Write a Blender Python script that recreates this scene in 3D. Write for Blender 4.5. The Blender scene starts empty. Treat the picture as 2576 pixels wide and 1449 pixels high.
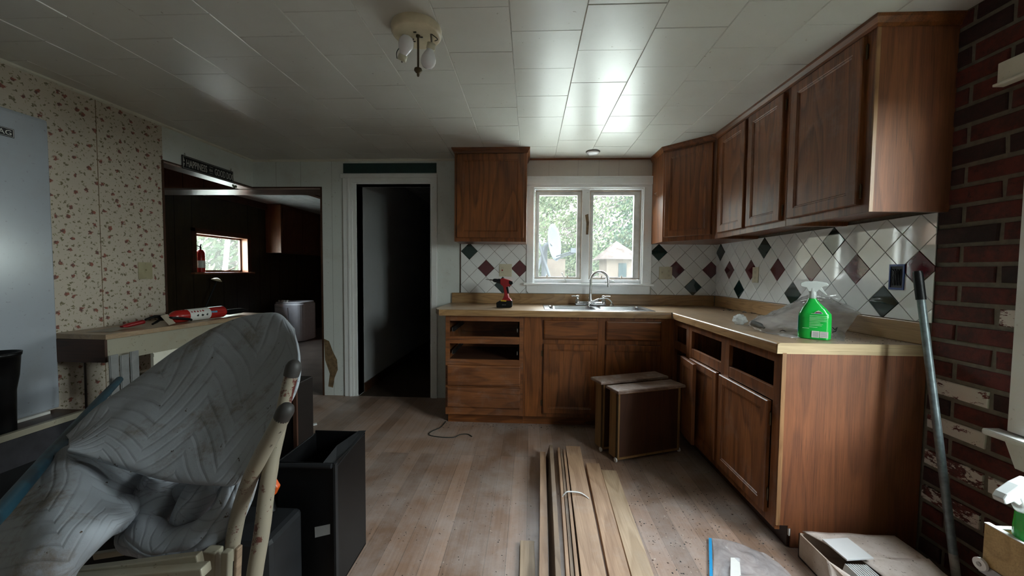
import bpy, bmesh, math, random
from mathutils import Vector, Matrix
random.seed(7)
SC = bpy.context.scene
COL = SC.collection
# ---------------------------------------------------------------- camera
FPX, PITCH, YAW, ROLL, CH = 953.99, 0.0440, 0.0464, 0.0087, 1.2151
W_, H_ = 2576, 1449
def ray(x, y):
    a, b, z = (x-W_/2)/FPX, 1.0, -(y-H_/2)/FPX
    c, s = math.cos(ROLL), math.sin(ROLL); a, z = c*a-s*z, s*a+c*z
    c, s = math.cos(PITCH), math.sin(PITCH); b, z = c*b+s*z, -s*b+c*z
    c, s = math.cos(YAW), math.sin(YAW); a, b = c*a-s*b, s*a+c*b
    return Vector((a, b, z))
def pY(x, y, Y): d = ray(x, y); return d*(Y/d.y)+Vector((0, 0, CH))
def pX(x, y, X): d = ray(x, y); return d*(X/d.x)+Vector((0, 0, CH))
def pZ(x, y, Z): d = ray(x, y); return d*((Z-CH)/d.z)+Vector((0, 0, CH))
cam = bpy.data.cameras.new('camera'); camo = bpy.data.objects.new('camera', cam); COL.objects.link(camo)
fw = ray(W_/2, H_/2).normalized(); rt = (ray(W_/2+100, H_/2)-ray(W_/2, H_/2)).normalized(); up = rt.cross(fw)
camo.matrix_world = Matrix(((rt.x, up.x, -fw.x, 0), (rt.y, up.y, -fw.y, 0), (rt.z, up.z, -fw.z, CH), (0, 0, 0, 1)))
cam.sensor_width = 36; cam.lens = FPX/W_*36; cam.clip_start = .02; cam.clip_end = 200
SC.camera = camo
# ---------------------------------------------------------------- light: overcast sky outside, portals at the windows
w = bpy.data.worlds.new('sky'); SC.world = w; w.use_nodes = True
nt = w.node_tree; nt.nodes.clear()
geo = nt.nodes.new('ShaderNodeTexCoord'); sep = nt.nodes.new('ShaderNodeSeparateXYZ'); nt.links.new(geo.outputs['Generated'], sep.inputs[0])
cr = nt.nodes.new('ShaderNodeValToRGB'); nt.links.new(sep.outputs['Z'], cr.inputs[0])
cr.color_ramp.elements[0].position = .0; cr.color_ramp.elements[0].color = (.75, .84, .80, 1)
cr.color_ramp.elements[1].position = .7; cr.color_ramp.elements[1].color = (.86, .93, 1, 1)
bgn = nt.nodes.new('ShaderNodeBackground'); nt.links.new(cr.outputs[0], bgn.inputs[0]); bgn.inputs[1].default_value = 5.5
out = nt.nodes.new('ShaderNodeOutputWorld'); nt.links.new(bgn.outputs[0], out.inputs[0])
def portal(name, loc, rot, sx, sy):
    l = bpy.data.lights.new(name, 'AREA'); l.shape = 'RECTANGLE'; l.size = sx; l.size_y = sy
    l.cycles.is_portal = True
    o = bpy.data.objects.new(name, l); COL.objects.link(o); o.location = loc; o.rotation_euler = rot
portal('window_daylight', (.53, 3.70, 1.55), (-math.pi/2, 0, 0), 1.05, .9)
portal('window_daylight', (1.86, .83, 1.34), (0, math.pi/2, 0), 1.3, 1.0)
portal('window_daylight', (-4.54, 5.27, 1.43), (0, -math.pi/2, 0), .6, 1.0)
SC.view_settings.view_transform = 'Standard'; SC.view_settings.look = 'None'
SC.view_settings.gamma = 1; SC.view_settings.use_curve_mapping = False
SC.view_settings.exposure = 2.95
SC.cycles.max_bounces = 10; SC.cycles.diffuse_bounces = 6; SC.cycles.transparent_max_bounces = 24
SC.cycles.sample_clamp_indirect = 6; SC.cycles.caustics_refractive = False
SC.cycles.use_denoising = True
# ---------------------------------------------------------------- materials
MAT = {}
class NT:
    def __init__(s, name):
        s.m = bpy.data.materials.new(name); s.m.use_nodes = True; s.t = s.m.node_tree
        s.b = s.t.nodes['Principled BSDF']; MAT[name] = s.m
    def n(s, typ, **k):
        nd = s.t.nodes.new(typ)
        for a, v in k.items():
            if a.startswith('_'): setattr(nd, a[1:], v)
            else:
                key = a.replace('__', ' ')
                nd.inputs[int(key[1:]) if key[0] == 'i' and key[1:].isdigit() else key].default_value = v
        return nd
    def l(s, a, b): s.t.links.new(a, b)
    def co(s, scale=(1, 1, 1), kind='Object'):
        tc = s.n('ShaderNodeTexCoord'); mp = s.n('ShaderNodeMapping'); mp.inputs['Scale'].default_value = scale
        s.l(tc.outputs[kind], mp.inputs[0]); return mp.outputs[0]
    def noise(s, vec, scale, detail=4, rough=.55, dist=0):
        nd = s.n('ShaderNodeTexNoise', Scale=scale, Detail=detail, Roughness=rough, Distortion=dist); s.l(vec, nd.inputs['Vector']); return nd.outputs[0]
    def ramp(s, fac, stops):
        r = s.n('ShaderNodeValToRGB'); e = r.color_ramp.elements
        while len(e) < len(stops): e.new(.5)
        for q, (p, c) in zip(e, stops): q.position = p; q.color = tuple(c)+(1,) if len(c) == 3 else c
        s.l(fac, r.inputs[0]); return r.outputs[0]
    def g(s, fac, a, b): return s.ramp(fac, [(a, (0, 0, 0)), (b, (1, 1, 1))])
    def mix(s, fac, a, b, mode='MIX'):
        m = s.n('ShaderNodeMix', _data_type='RGBA', _blend_type=mode)
        for v, i in ((fac, 0), (a, 6), (b, 7)):
            if hasattr(v, 'is_output') or hasattr(v, 'links'): s.l(v, m.inputs[i])
            else: m.inputs[i].default_value = v if i == 0 else tuple(v)+(1,)
        return m.outputs[2]
    def math(s, op, a, b=0.0, c=0.0):
        m = s.n('ShaderNodeMath', _operation=op)
        for v, i in ((a, 0), (b, 1), (c, 2)):
            if hasattr(v, 'links'): s.l(v, m.inputs[i])
            else: m.inputs[i].default_value = v
        return m.outputs[0]
    def bump(s, h, strength=.3, dist=.002):
        b = s.n('ShaderNodeBump', Strength=strength, Distance=dist); s.l(h, b.inputs['Height']); s.l(b.outputs[0], s.b.inputs['Normal'])
    def fin(s, col=None, rough=None, **k):
        for v, key in ((col, 'Base Color'), (rough, 'Roughness')):
            if v is None: continue
            if hasattr(v, 'links'): s.l(v, s.b.inputs[key])
            else: s.b.inputs[key].default_value = (tuple(v)+(1,)) if key == 'Base Color' else v
        for a, v in k.items(): s.b.inputs[a.replace('__', ' ')].default_value = v
        return s.m
def plain(name, col, rough=.5, metal=0, var=.15, vs=12, bump=0, **k):
    s = NT(name); v = s.co(); nz = s.noise(v, vs, 5)
    c2 = tuple(max(0, x*(1-var*2)) for x in col)
    c = s.mix(s.g(nz, .35, .68), col, c2)
    if bump: s.bump(s.noise(v, 90, 3), bump, .002)
    return s.fin(c, rough, Metallic=metal, **k)
def wood(name, dark, light, axis='z', rough=.4, ring=5.0, dust=0.0, fine=1.0, dustcol=(.42, .38, .34)):
    s = NT(name)
    def sc(al, ac): return tuple(al if 'xyz'[i] == axis else ac for i in range(3))
    big = s.noise(s.co(sc(.45, 3.2)), 1.6, 2, .5, .25)
    ringv = s.math('FRACT', s.math('MULTIPLY', big, ring*2.2))
    ringr = s.ramp(ringv, [(0, (.05, .05, .05)), (.45, (.8, .8, .8)), (.85, (1, 1, 1)), (1, (.05, .05, .05))])
    fib = s.noise(s.co(sc(3, 130)), 1.3, 5, .65)
    fac = s.mix(.55, ringr, s.g(fib, .3, .7))
    c = s.mix(fac, tuple(x*.8 for x in dark), light)
    pores = s.g(s.noise(s.co(sc(9, 330)), 1.0, 2), .58, .72)
    c = s.mix(s.math('MULTIPLY', pores, .55*fine), c, tuple(x*.35 for x in dark))
    tone = s.noise(s.co(), 2.1, 3)
    c = s.mix(s.math('MULTIPLY', s.g(tone, .35, .7), .45), c, tuple(x*.6 for x in dark))
    if dust: c = s.mix(s.math('MULTIPLY', s.g(s.noise(s.co(), 7, 6, .7), .52, .75), dust), c, dustcol)
    s.bump(fib, .12, .001)
    return s.fin(c, rough)
OD, OL = (.062, .0155, .0036), (.285, .094, .024)
for ax in 'xyz': wood('oak_'+ax, OD, OL, ax, .33, 4)
for ax in 'xyz': wood('oak_worn_'+ax, (.070, .019, .0055), (.300, .104, .030), ax, .46, 4, .20, 1, (.32, .27, .24))
wood('oak_dusty', (.16, .09, .065), (.34, .24, .19), 'x', .5, 4, .85, 1, (.46, .42, .40))
wood('oak_end', (.115, .034, .013), (.25, .083, .028), 'z', .6, 3)
wood('oak_edge', (.20, .09, .035), (.36, .19, .085), 'z', .45, 6)
wood('oak_raw', (.24, .14, .06), (.42, .27, .12), 'z', .6, 5)
for ax in 'xy': wood('laminate_'+ax, (.26, .135, .055), (.50, .30, .135), ax, .38, 7, .10)
for ax in 'xy': wood('laminate_top_'+ax, (.25, .165, .10), (.42, .295, .185), ax, .30, 5, .35, .7, (.46, .42, .37))
wood('laminate_cut', (.42, .30, .16), (.62, .47, .28), 'x', .6, 3)
wood('pine', (.30, .165, .09), (.52, .34, .215), 'y', .6, 6, .22, .6, (.42, .38, .35))
wood('pine_grey', (.17, .11, .07), (.34, .24, .16), 'y', .65, 6, .5, .6, (.30, .28, .27))
wood('pine_pale', (.36, .24, .14), (.54, .40, .27), 'y', .6, 6, .2, .4)
wood('drawer_side', (.20, .10, .035), (.34, .19, .07), 'z', .5, 3)
wood('drawer_light', (.42, .27, .10), (.60, .42, .19), 'x', .5, 3)
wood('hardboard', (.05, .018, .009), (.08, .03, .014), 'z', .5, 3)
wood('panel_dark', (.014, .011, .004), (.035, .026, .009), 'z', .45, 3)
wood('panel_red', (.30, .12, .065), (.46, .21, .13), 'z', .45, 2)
wood('cabinet_dark', (.06, .02, .01), (.13, .045, .02), 'z', .4, 3)
wood('wood_warm', (.14, .05, .022), (.25, .10, .045), 'z', .4, 3)
wood('trim_brown', (.035, .015, .008), (.08, .032, .016), 'x', .4, 2)
wood('beam_under', (.22, .15, .12), (.46, .36, .32), 'x', .28, 4)
plain('bench_board', (.028, .027, .034), .5, var=.3)
plain('dark_hardwood', (.007, .004, .003), .6, Specular__IOR__Level=.2)
def paint(name, col, rough=.45, dirt=(.35, .27, .18), amt=.3, grain=True):
    s = NT(name); v = s.co()
    c = s.mix(s.math('MULTIPLY', s.g(s.noise(v, 3.5, 7, .68), .52, .78), amt), col, dirt)
    c = s.mix(s.math('MULTIPLY', s.g(s.noise(v, 60, 3, .6), .66, .72), amt*1.3), c, tuple(x*.4 for x in dirt))
    if grain: s.bump(s.noise(s.co((60, 60, 3)), 1.5, 3), .12, .002)
    return s.fin(c, rough)
paint('wall_white', (.62, .65, .63), .5)
paint('panel_beige', (.52, .46, .41), .5, grain=True, amt=.2)
paint('trim_white', (.72, .73, .73), .35, amt=.25)
paint('trim_cream', (.66, .64, .55), .4, amt=.35)
paint('cream_old', (.30, .275, .21), .45, (.25, .16, .09), .6)
paint('window_white', (.80, .81, .82), .35, (.45, .36, .24), .22, False)
paint('appliance_white', (.36, .39, .44), .22, (.3, .27, .22), .25, False)
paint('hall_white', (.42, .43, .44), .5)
plain('teal_paint', (.008, .035, .033), .45)
plain('sash_tan', (.50, .42, .35), .5)
plain('sash_metal', (.66, .65, .63), .4)
plain('peeled_paper', (.22, .14, .07), .8, vs=30, var=.3)
# ceiling tile
s = NT('ceiling_tile'); v = s.co()
c = s.mix(s.math('MULTIPLY', s.g(s.noise(v, 2.2, 6, .65), .45, .8), .35), (.58, .57, .525), (.42, .39, .33))
c = s.mix(s.math('MULTIPLY', s.g(s.noise(v, 45, 2), .73, .76), .6), c, (.2, .15, .1))
s.bump(s.noise(s.co((35, 110, 35)), 1.2, 4, .6), .10, .0015); s.fin(c, .32, IOR=1.8)
plain('ceiling_joint', (.62, .62, .57), .6)
plain('ceiling_plain', (.42, .44, .44), .6)
# floor planks
s = NT('floor_plank'); tc = s.n('ShaderNodeTexCoord'); sp = s.n('ShaderNodeSeparateXYZ'); s.l(tc.outputs['Object'], sp.inputs[0])
cb = s.n('ShaderNodeCombineXYZ'); s.l(sp.outputs['Y'], cb.inputs[0]); s.l(sp.outputs['X'], cb.inputs[1])
def brk(c1, c2, mort, bias=0):
    b = s.n('ShaderNodeTexBrick', Scale=1.0, Bias=bias); s.l(cb.outputs[0], b.inputs['Vector'])
    b.inputs['Color1'].default_value = c1+(1,); b.inputs['Color2'].default_value = c2+(1,); b.inputs['Mortar'].default_value = mort+(1,)
    b.inputs['Mortar Size'].default_value = .0011; b.inputs['Mortar Smooth'].default_value = .3
    b.inputs['Brick Width'].default_value = 1.22; b.inputs['Row Height'].default_value = .088; b.offset = .37; b.offset_frequency = 3
    return b
bk = brk((.38, .245, .175), (.205, .125, .082), (.10, .065, .045))
fib = s.noise(s.co((90, 2.2, 1)), 1.0, 5, .6)
c = s.mix(s.g(fib, .25, .75), s.mix(1.0, bk.outputs[0], (.66, .62, .6), 'MULTIPLY'), bk.outputs[0])
dust = s.g(s.noise(s.co(), 3.2, 8, .72), .40, .68)
c = s.mix(s.math('MULTIPLY', dust, .42), c, (.46, .43, .42))
c = s.mix(s.math('MULTIPLY', s.g(s.noise(s.co((1, 1, 1)), 75, 3, .6), .69, .73), .8), c, (.05, .035, .025))
rr = s.mix(dust, (.36, .36, .36), (.6, .6, .6)); s.bump(fib, .08, .001); s.fin(c, rr)
plain('floor_other', (.17, .14, .12), .3, vs=5, var=.2)
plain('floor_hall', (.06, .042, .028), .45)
# wallpaper
s = NT('wallpaper'); tc = s.n('ShaderNodeTexCoord'); sp = s.n('ShaderNodeSeparateXYZ'); s.l(tc.outputs['Object'], sp.inputs[0])
cb = s.n('ShaderNodeCombineXYZ'); s.l(sp.outputs['Y'], cb.inputs[0]); s.l(sp.outputs['Z'], cb.inputs[1])
wob = s.n('ShaderNodeTexNoise', Scale=70.0, Detail=2.0); s.l(cb.outputs[0], wob.inputs['Vector'])
ad = s.n('ShaderNodeVectorMath', _operation='MULTIPLY_ADD'); s.l(wob.outputs['Color'], ad.inputs[0]); ad.inputs[1].default_value = (.034, .034, 0); s.l(cb.outputs[0], ad.inputs[2])
def vor(scale, rnd=.8):
    q = s.n('ShaderNodeTexVoronoi', Scale=scale, Randomness=rnd, _feature='F1'); q.voronoi_dimensions = '2D'; s.l(ad.outputs[0], q.inputs['Vector']); return q
f1, f2, f3 = vor(11.5), vor(24, 1), vor(40, 1)
base = s.mix(s.math('MULTIPLY', s.g(s.noise(s.co(), 2, 4), .4, .7), .5), (.52, .45, .37), (.42, .375, .32))
c = s.mix(s.g(f3.outputs['Distance'], .09, .13), (.22, .20, .10), base)
c = s.mix(s.g(f2.outputs['Distance'], .12, .16), (.17, .14, .08), c)
c = s.mix(s.g(f1.outputs['Distance'], .10, .15), s.mix(s.g(wob.outputs[0], .45, .55), (.27, .085, .055), (.13, .06, .05)), c)
s.fin(c, .55)
# brick + mortar
def brickmat(name, a, b, white=0.0):
    s = NT(name); v = s.co()
    c = s.mix(s.g(s.noise(v, 11, 7, .75), .40, .60), a, b)
    c = s.mix(s.math('MULTIPLY', s.g(s.noise(v, 40, 4, .7), .6, .7), .7), c, tuple(x*.25 for x in b))
    if white:
        m = s.g(s.noise(s.co((1, 1, 2.2)), 14, 7, .75), white, white+.03)
        c = s.mix(m, (.60, .55, .50), c)
    s.bump(s.noise(v, 55, 6, .7), .7, .004); return s.fin(c, .85)
brickmat('brick_red', (.11, .019, .014), (.045, .012, .010)); brickmat('brick_dark', (.045, .014, .013), (.020, .009, .009))
brickmat('brick_bright', (.12, .020, .013), (.05, .013, .010)); brickmat('brick_white', (.15, .03, .025), (.06, .02, .018), .55)
brickmat('brick_chip', (.15, .03, .025), (.05, .02, .018), .47)
plain('mortar', (.17, .148, .115), .9, vs=40, bump=.5)
# tiles
plain('tile_white', (.76, .775, .78), .05, var=.02, IOR=1.9); plain('tile_green', (.004, .026, .024), .05, var=.1, IOR=1.8); plain('tile_red', (.095, .007, .016), .05, var=.1, IOR=1.8)
plain('grout', (.10, .09, .075), .8); plain('tile_back', (.55, .42, .33), .7)
# metals, plastics
plain('chrome', (.72, .72, .72), .12, 1, var=.03); plain('steel', (.62, .63, .64), .24, 1, var=.06)
plain('dull_metal', (.30, .29, .28), .35, 1); plain('brass_old', (.10, .075, .045), .4, .9)
plain('black_plastic', (.004, .004, .0045), .4, Specular__IOR__Level=.25); plain('black_matte', (.004, .004, .0045), .7, Specular__IOR__Level=.2)
plain('dark_grey', (.014, .015, .017), .5, Specular__IOR__Level=.3); plain('rubber', (.030, .027, .026), .6)
plain('grey_plastic', (.21, .21, .21), .35); plain('red_plastic', (.26, .009, .013), .3, var=.08); plain('red_paint', (.40, .018, .015), .25, var=.12)
plain('ivory', (.56, .53, .40), .4, var=.06); plain('ivory_old', (.40, .35, .22), .4, var=.1)
plain('white_plastic', (.74, .74, .74), .3, var=.04); plain('bulb_glass', (.76, .75, .78), .12, var=.01)
plain('lamp_plate', (.62, .53, .37), .35, var=.12); plain('orange', (.62, .09, .01), .4); plain('yellow', (.62, .42, .02), .4)
plain('green_bottle', (.012, .43, .055), .14, var=.05); plain('blue_box', (.01, .045, .22), .4); plain('box_inside', (.002, .004, .012), .6)
plain('blue_zip', (.01, .25, .52), .35, var=.04); plain('paper_white', (.68, .67, .64), .7, var=.06); plain('label_grey', (.30, .30, .30), .6)
plain('tag_paper', (.42, .35, .27), .7); plain('sign_black', (.008, .008, .012), .35, var=.3); plain('sign_white', (.60, .60, .55), .5); plain('washer_white', (.72, .74, .82), .35, var=.05); plain('trigger_white', (.55, .58, .57), .25, var=.03)
plain('pole_metal', (.155, .19, .205), .38, .35, vs=50, var=.2); plain('pole_paint', (.36, .35, .33), .6, vs=30, var=.3)
plain('green_print', (.006, .25, .04), .3); plain('pale_print', (.45, .72, .48), .3); plain('light_blue', (.12, .38, .55), .35)
plain('leaf_dry', (.12, .15, .09), .7); plain('cable_black', (.012, .016, .014), .5); plain('ink', (.02, .02, .02), .5)
plain('white_putty', (.62, .60, .56), .8)
s = NT('cardboard'); v = s.co(); c = s.mix(s.g(s.noise(v, 12, 6, .7), .4, .65), (.52, .43, .36), (.42, .32, .25))
c = s.mix(s.math('MULTIPLY', s.g(s.noise(v, 110, 3), .68, .72), .7), c, (.08, .05, .035)); s.bump(s.noise(v, 20, 4), .2, .003); s.fin(c, .8)
s = NT('cardboard_top'); v = s.co(); c = s.mix(s.g(s.noise(v, 12, 6, .7), .4, .65), (.66, .58, .53), (.52, .43, .37))
c = s.mix(s.math('MULTIPLY', s.g(s.noise(v, 110, 3), .66, .70), .8), c, (.08, .05, .035)); s.bump(s.noise(v, 20, 4), .2, .003); s.fin(c, .75)
s = NT('blue_paint'); v = s.co(); c = s.mix(s.g(s.noise(v, 25, 7, .8), .60, .66), (.005, .042, .068), (.06, .12, .14)); c = s.mix(s.g(s.noise(v, 8, 4), .5, .6), c, (.003, .018, .03)); s.fin(c, .55)
s = NT('cream_chipped'); v = s.co(); c = s.mix(s.g(s.noise(v, 9, 7, .72), .565, .58), (.23, .205, .16), (.08, .014, .012))
c = s.mix(s.g(s.noise(v, 70, 3), .69, .71), c, (.03, .02, .015)); c = s.mix(s.math('MULTIPLY', s.g(s.noise(v, 5, 4), .45, .7), .4), c, (.34, .27, .18)); s.fin(c, .45)
# quilted blanket
s = NT('quilt'); uv = s.n('ShaderNodeUVMap'); sp = s.n('ShaderNodeSeparateXYZ'); s.l(uv.outputs[0], sp.inputs[0])
U, V = sp.outputs[0], sp.outputs[1]
tri = s.math('PINGPONG', U, .11)
z1 = s.math('PINGPONG', s.math('ADD', V, tri), .020)
ln = s.math('SUBTRACT', 1.0, s.g(z1, .0, .0035 if False else .0045))
ln = s.g(z1, .0005, .005)
v = s.co()
c = s.mix(s.g(s.noise(v, 3, 5), .35, .65), (.32, .345, .385), (.245, .26, .29))
c = s.mix(s.math('MULTIPLY', s.g(s.noise(v, 4.5, 8, .75), .54, .66), .7), c, (.13, .085, .045))
c = s.mix(s.g(s.noise(v, 38, 4, .7), .67, .70), c, (.05, .028, .014))
c = s.mix(s.math('MULTIPLY', s.math('MULTIPLY', s.math('SUBTRACT', 1.0, ln), s.g(s.noise(v, 9, 3), .38, .62)), .40), c, (.07, .065, .06))
ht = s.math('ADD', s.g(z1, 0, .008), s.math('MULTIPLY', s.noise(v, 16, 6, .7), 1.3))
s.bump(ht, .28, .004); s.fin(c, .9)
# glass, films
def film(name, tint, alpha, rough, white=(.8, .8, .8), spec=1.0):
    m = bpy.data.materials.new(name); m.use_nodes = True; t = m.node_tree; t.nodes.clear(); MAT[name] = m
    o = t.nodes.new('ShaderNodeOutputMaterial'); tr = t.nodes.new('ShaderNodeBsdfTransparent'); tr.inputs[0].default_value = tint+(1,)
    df = t.nodes.new('ShaderNodeBsdfTranslucent'); df.inputs[0].default_value = white+(1,)
    d2 = t.nodes.new('ShaderNodeBsdfDiffuse'); d2.inputs[0].default_value = white+(1,)
    ms = t.nodes.new('ShaderNodeMixShader'); ms.inputs[0].default_value = .5; t.links.new(df.outputs[0], ms.inputs[1]); t.links.new(d2.outputs[0], ms.inputs[2])
    m1 = t.nodes.new('ShaderNodeMixShader'); t.links.new(tr.outputs[0], m1.inputs[1]); t.links.new(ms.outputs[0], m1.inputs[2])
    nz = t.nodes.new('ShaderNodeTexNoise'); nz.inputs['Scale'].default_value = 9; nz.inputs['Detail'].default_value = 6
    mp = t.nodes.new('ShaderNodeMapRange'); mp.inputs[3].default_value = alpha*.6; mp.inputs[4].default_value = alpha*1.4; t.links.new(nz.outputs[0], mp.inputs[0]); t.links.new(mp.outputs[0], m1.inputs[0])
    gl = t.nodes.new('ShaderNodeBsdfGlossy'); gl.inputs['Roughness'].default_value = rough
    fr = t.nodes.new('ShaderNodeLayerWeight'); pw = t.nodes.new('ShaderNodeMath'); pw.operation = 'POWER'; pw.inputs[1].default_value = 4; t.links.new(fr.outputs['Facing'], pw.inputs[0])
    mu = t.nodes.new('ShaderNodeMath'); mu.operation = 'MULTIPLY_ADD'; mu.inputs[1].default_value = .6*spec; mu.inputs[2].default_value = .045*spec; mu.use_clamp = True; t.links.new(pw.outputs[0], mu.inputs[0])
    m2 = t.nodes.new('ShaderNodeMixShader'); t.links.new(mu.outputs[0], m2.inputs[0]); t.links.new(m1.outputs[0], m2.inputs[1]); t.links.new(gl.outputs[0], m2.inputs[2])
    t.links.new(m2.outputs[0], o.inputs[0])
film('window_glass', (.94, .97, .95), .045, .03, (.9, .92, .9), .6)
film('plastic_film', (.93, .93, .93), .40, .14, (.95, .95, .97), 1.8)
film('clear_film', (.96, .96, .97), .42, .12, (.86, .87, .92), 1.8)
film('milky', (.85, .88, .87), .75, .15, (.78, .80, .80), 1.0)
# outdoors: dish, shed and foliage colours darkened to offset the bright sky
s = NT('leaves'); v = s.co(kind='Object'); c = s.mix(s.g(s.noise(v, 1.3, 3), .4, .6), (.017, .030, .012), (.050, .058, .032)); s.fin(c, .6, Specular__IOR__Level=.1)
s = NT('leaves_dark'); v = s.co(); c = s.mix(s.g(s.noise(v, 1.6, 3), .4, .6), (.010, .026, .016), (.034, .052, .034)); s.fin(c, .6, Specular__IOR__Level=.1)
plain('bark', (.055, .046, .043), .9, Specular__IOR__Level=0.0); plain('ground_dim', (.10, .13, .07), .9); plain('ground_bounce', (.62, .64, .58), .9); plain('dish_dimmed', (.042, .046, .052), .5, var=.03, Specular__IOR__Level=0.0)
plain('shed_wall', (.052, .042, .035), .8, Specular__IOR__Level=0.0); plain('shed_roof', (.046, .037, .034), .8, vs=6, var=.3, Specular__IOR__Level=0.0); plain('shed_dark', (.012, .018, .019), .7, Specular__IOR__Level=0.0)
# ---------------------------------------------------------------- geometry helpers
def wloc(o):
    v = Vector((0, 0, 0))
    while o is not None: v = v+o.location; o = o.parent
    return v
class MB:
    def __init__(s): s.v = []; s.f = []; s.mi = []; s.sm = []; s.uv = {}
    def add(s, vs, fs, mi=0, sm=False):
        b = len(s.v); s.v += [Vector(p) for p in vs]
        for f in fs: s.f.append(tuple(i+b for i in f)); s.mi.append(mi); s.sm.append(sm)
        return s
    def box(s, a, b, mi=0, M=None):
        x0, x1 = sorted((a[0], b[0])); y0, y1 = sorted((a[1], b[1])); z0, z1 = sorted((a[2], b[2]))
        vs = [Vector((x, y, z)) for z in (z0, z1) for y in (y0, y1) for x in (x0, x1)]
        if M is not None: vs = [M@p for p in vs]
        return s.add(vs, [(0, 2, 3, 1), (4, 5, 7, 6), (0, 1, 5, 4), (1, 3, 7, 5), (3, 2, 6, 7), (2, 0, 4, 6)], mi)
    def prism(s, poly, z0, z1, mi=0, M=None):   # poly in xy (ccw), extruded in z
        n = len(poly); vs = [Vector((p[0], p[1], z0)) for p in poly]+[Vector((p[0], p[1], z1)) for p in poly]
        if M is not None: vs = [M@p for p in vs]
        return s.add(vs, [tuple(range(n-1, -1, -1)), tuple(range(n, 2*n))]+[(i, (i+1) % n, n+(i+1) % n, n+i) for i in range(n)], mi)
    def tube(s, pts, r, mi=0, n=12, cap=True, sy=1.0):
        pts = [Vector(p) for p in pts]; rs = r if isinstance(r, (list, tuple)) else [r]*len(pts)
        up0 = None; vs = []
        for i, p in enumerate(pts):
            d = (pts[min(i+1, len(pts)-1)]-pts[max(i-1, 0)])
            if d.length < 1e-9: d = Vector((0, 0, 1))
            d.normalize()
            if up0 is None: up0 = Vector((0, 0, 1)) if abs(d.z) < .9 else Vector((1, 0, 0))
            a = (up0-d*up0.dot(d)).normalized(); b = d.cross(a); up0 = a
            for k in range(n):
                t = 2*math.pi*k/n; vs.append(p+(a*math.cos(t)*sy+b*math.sin(t))*rs[i])
        m = len(pts); fs = [(i*n+k, i*n+(k+1) % n, (i+1)*n+(k+1) % n, (i+1)*n+k) for i in range(m-1) for k in range(n)]
        s.add(vs, fs, mi, True)
        if cap:
            s.add(vs[:n], [tuple(range(n-1, -1, -1))], mi); s.add(vs[-n:], [tuple(range(n))], mi)
        return s
    def lathe(s, prof, o=(0, 0, 0), mi=0, n=24, M=None, sx=1, sy=1, sm=True):
        vs = []
        for r, z in prof:
            for k in range(n): t = 2*math.pi*k/n; vs.append(Vector((o[0]+r*math.cos(t)*sx, o[1]+r*math.sin(t)*sy, o[2]+z)))
        if M is not None: vs = [M@p for p in vs]
        m = len(prof); fs = [(i*n+k, i*n+(k+1) % n, (i+1)*n+(k+1) % n, (i+1)*n+k) for i in range(m-1) for k in range(n)]
        s.add(vs, fs, mi, sm)
        if prof[0][0] > 1e-5: s.add(vs[:n], [tuple(range(n-1, -1, -1))], mi)
        if prof[-1][0] > 1e-5: s.add(vs[-n:], [tuple(range(n))], mi)
        return s
    def grid(s, P, mi=0, sm=True, uv=None):
        n = len(P); m = len(P[0]); b = len(s.v)
        s.add([p for r in P for p in r], [(i*m+j, i*m+j+1, (i+1)*m+j+1, (i+1)*m+j) for i in range(n-1) for j in range(m-1)], mi, sm)
        if uv:
            for i in range(n):
                for j in range(m): s.uv[b+i*m+j] = uv(i/(n-1), j/(m-1))
        return s
    def build(s, name, mats, parent=None, bevel=0, local=False, solid=0, sub=0, merge=False):
        me = bpy.data.meshes.new(name); o = bpy.data.objects.new(name, me); COL.objects.link(o)
        if parent is not None:
            o.parent = parent; off = Vector((0, 0, 0)) if local else wloc(parent)
        elif local: off = Vector((0, 0, 0))
        else:
            lo = [min(p[i] for p in s.v) for i in range(3)]; hi = [max(p[i] for p in s.v) for i in range(3)]
            off = Vector(((lo[0]+hi[0])/2, (lo[1]+hi[1])/2, lo[2])); o.location = off
        me.from_pydata([p-off for p in s.v], [], s.f)
        for m in ([mats] if isinstance(mats, str) else mats): me.materials.append(MAT[m])
        me.polygons.foreach_set('material_index', s.mi); me.polygons.foreach_set('use_smooth', s.sm)
        if s.uv:
            ul = me.uv_layers.new(name='UVMap')
            for lp in me.loops: ul.data[lp.index].uv = s.uv.get(lp.vertex_index, (0, 0))
        if merge:
            bm = bmesh.new(); bm.from_mesh(me); bmesh.ops.remove_doubles(bm, verts=bm.verts, dist=1e-5); bm.to_mesh(me); bm.free()
        me.update()
        if solid: q = o.modifiers.new('solid', 'SOLIDIFY'); q.thickness = solid; q.offset = 0
        if bevel:
            q = o.modifiers.new('bevel', 'BEVEL'); q.width = bevel; q.segments = 2; q.limit_method = 'ANGLE'; q.angle_limit = .6
        if sub: q = o.modifiers.new('sub', 'SUBSURF'); q.levels = sub; q.render_levels = sub
        return o
def tag(o, label, cat, group=None, kind=None):
    o['label'] = label; o['category'] = cat
    if group: o['group'] = group
    if kind: o['kind'] = kind
    return o
def thing(name, label, cat, loc=(0, 0, 0), group=None, rz=0):
    o = bpy.data.objects.new(name, None); COL.objects.link(o); o.location = loc; o.rotation_euler = (0, 0, rz); o.empty_display_size = .05
    return tag(o, label, cat, group)
def struct(o): o['kind'] = 'structure'; return o
def dup(root, loc, rz=None, label=None):
    r = root.copy(); COL.objects.link(r); r.location = loc
    if rz is not None: r.rotation_euler = (r.rotation_euler[0], r.rotation_euler[1], rz)
    if label: r['label'] = label
    for ch in list(root.children):
        c = ch.copy(); COL.objects.link(c); c.parent = r
        for g in list(ch.children):
            d = g.copy(); COL.objects.link(d); d.parent = c
    return r
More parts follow.
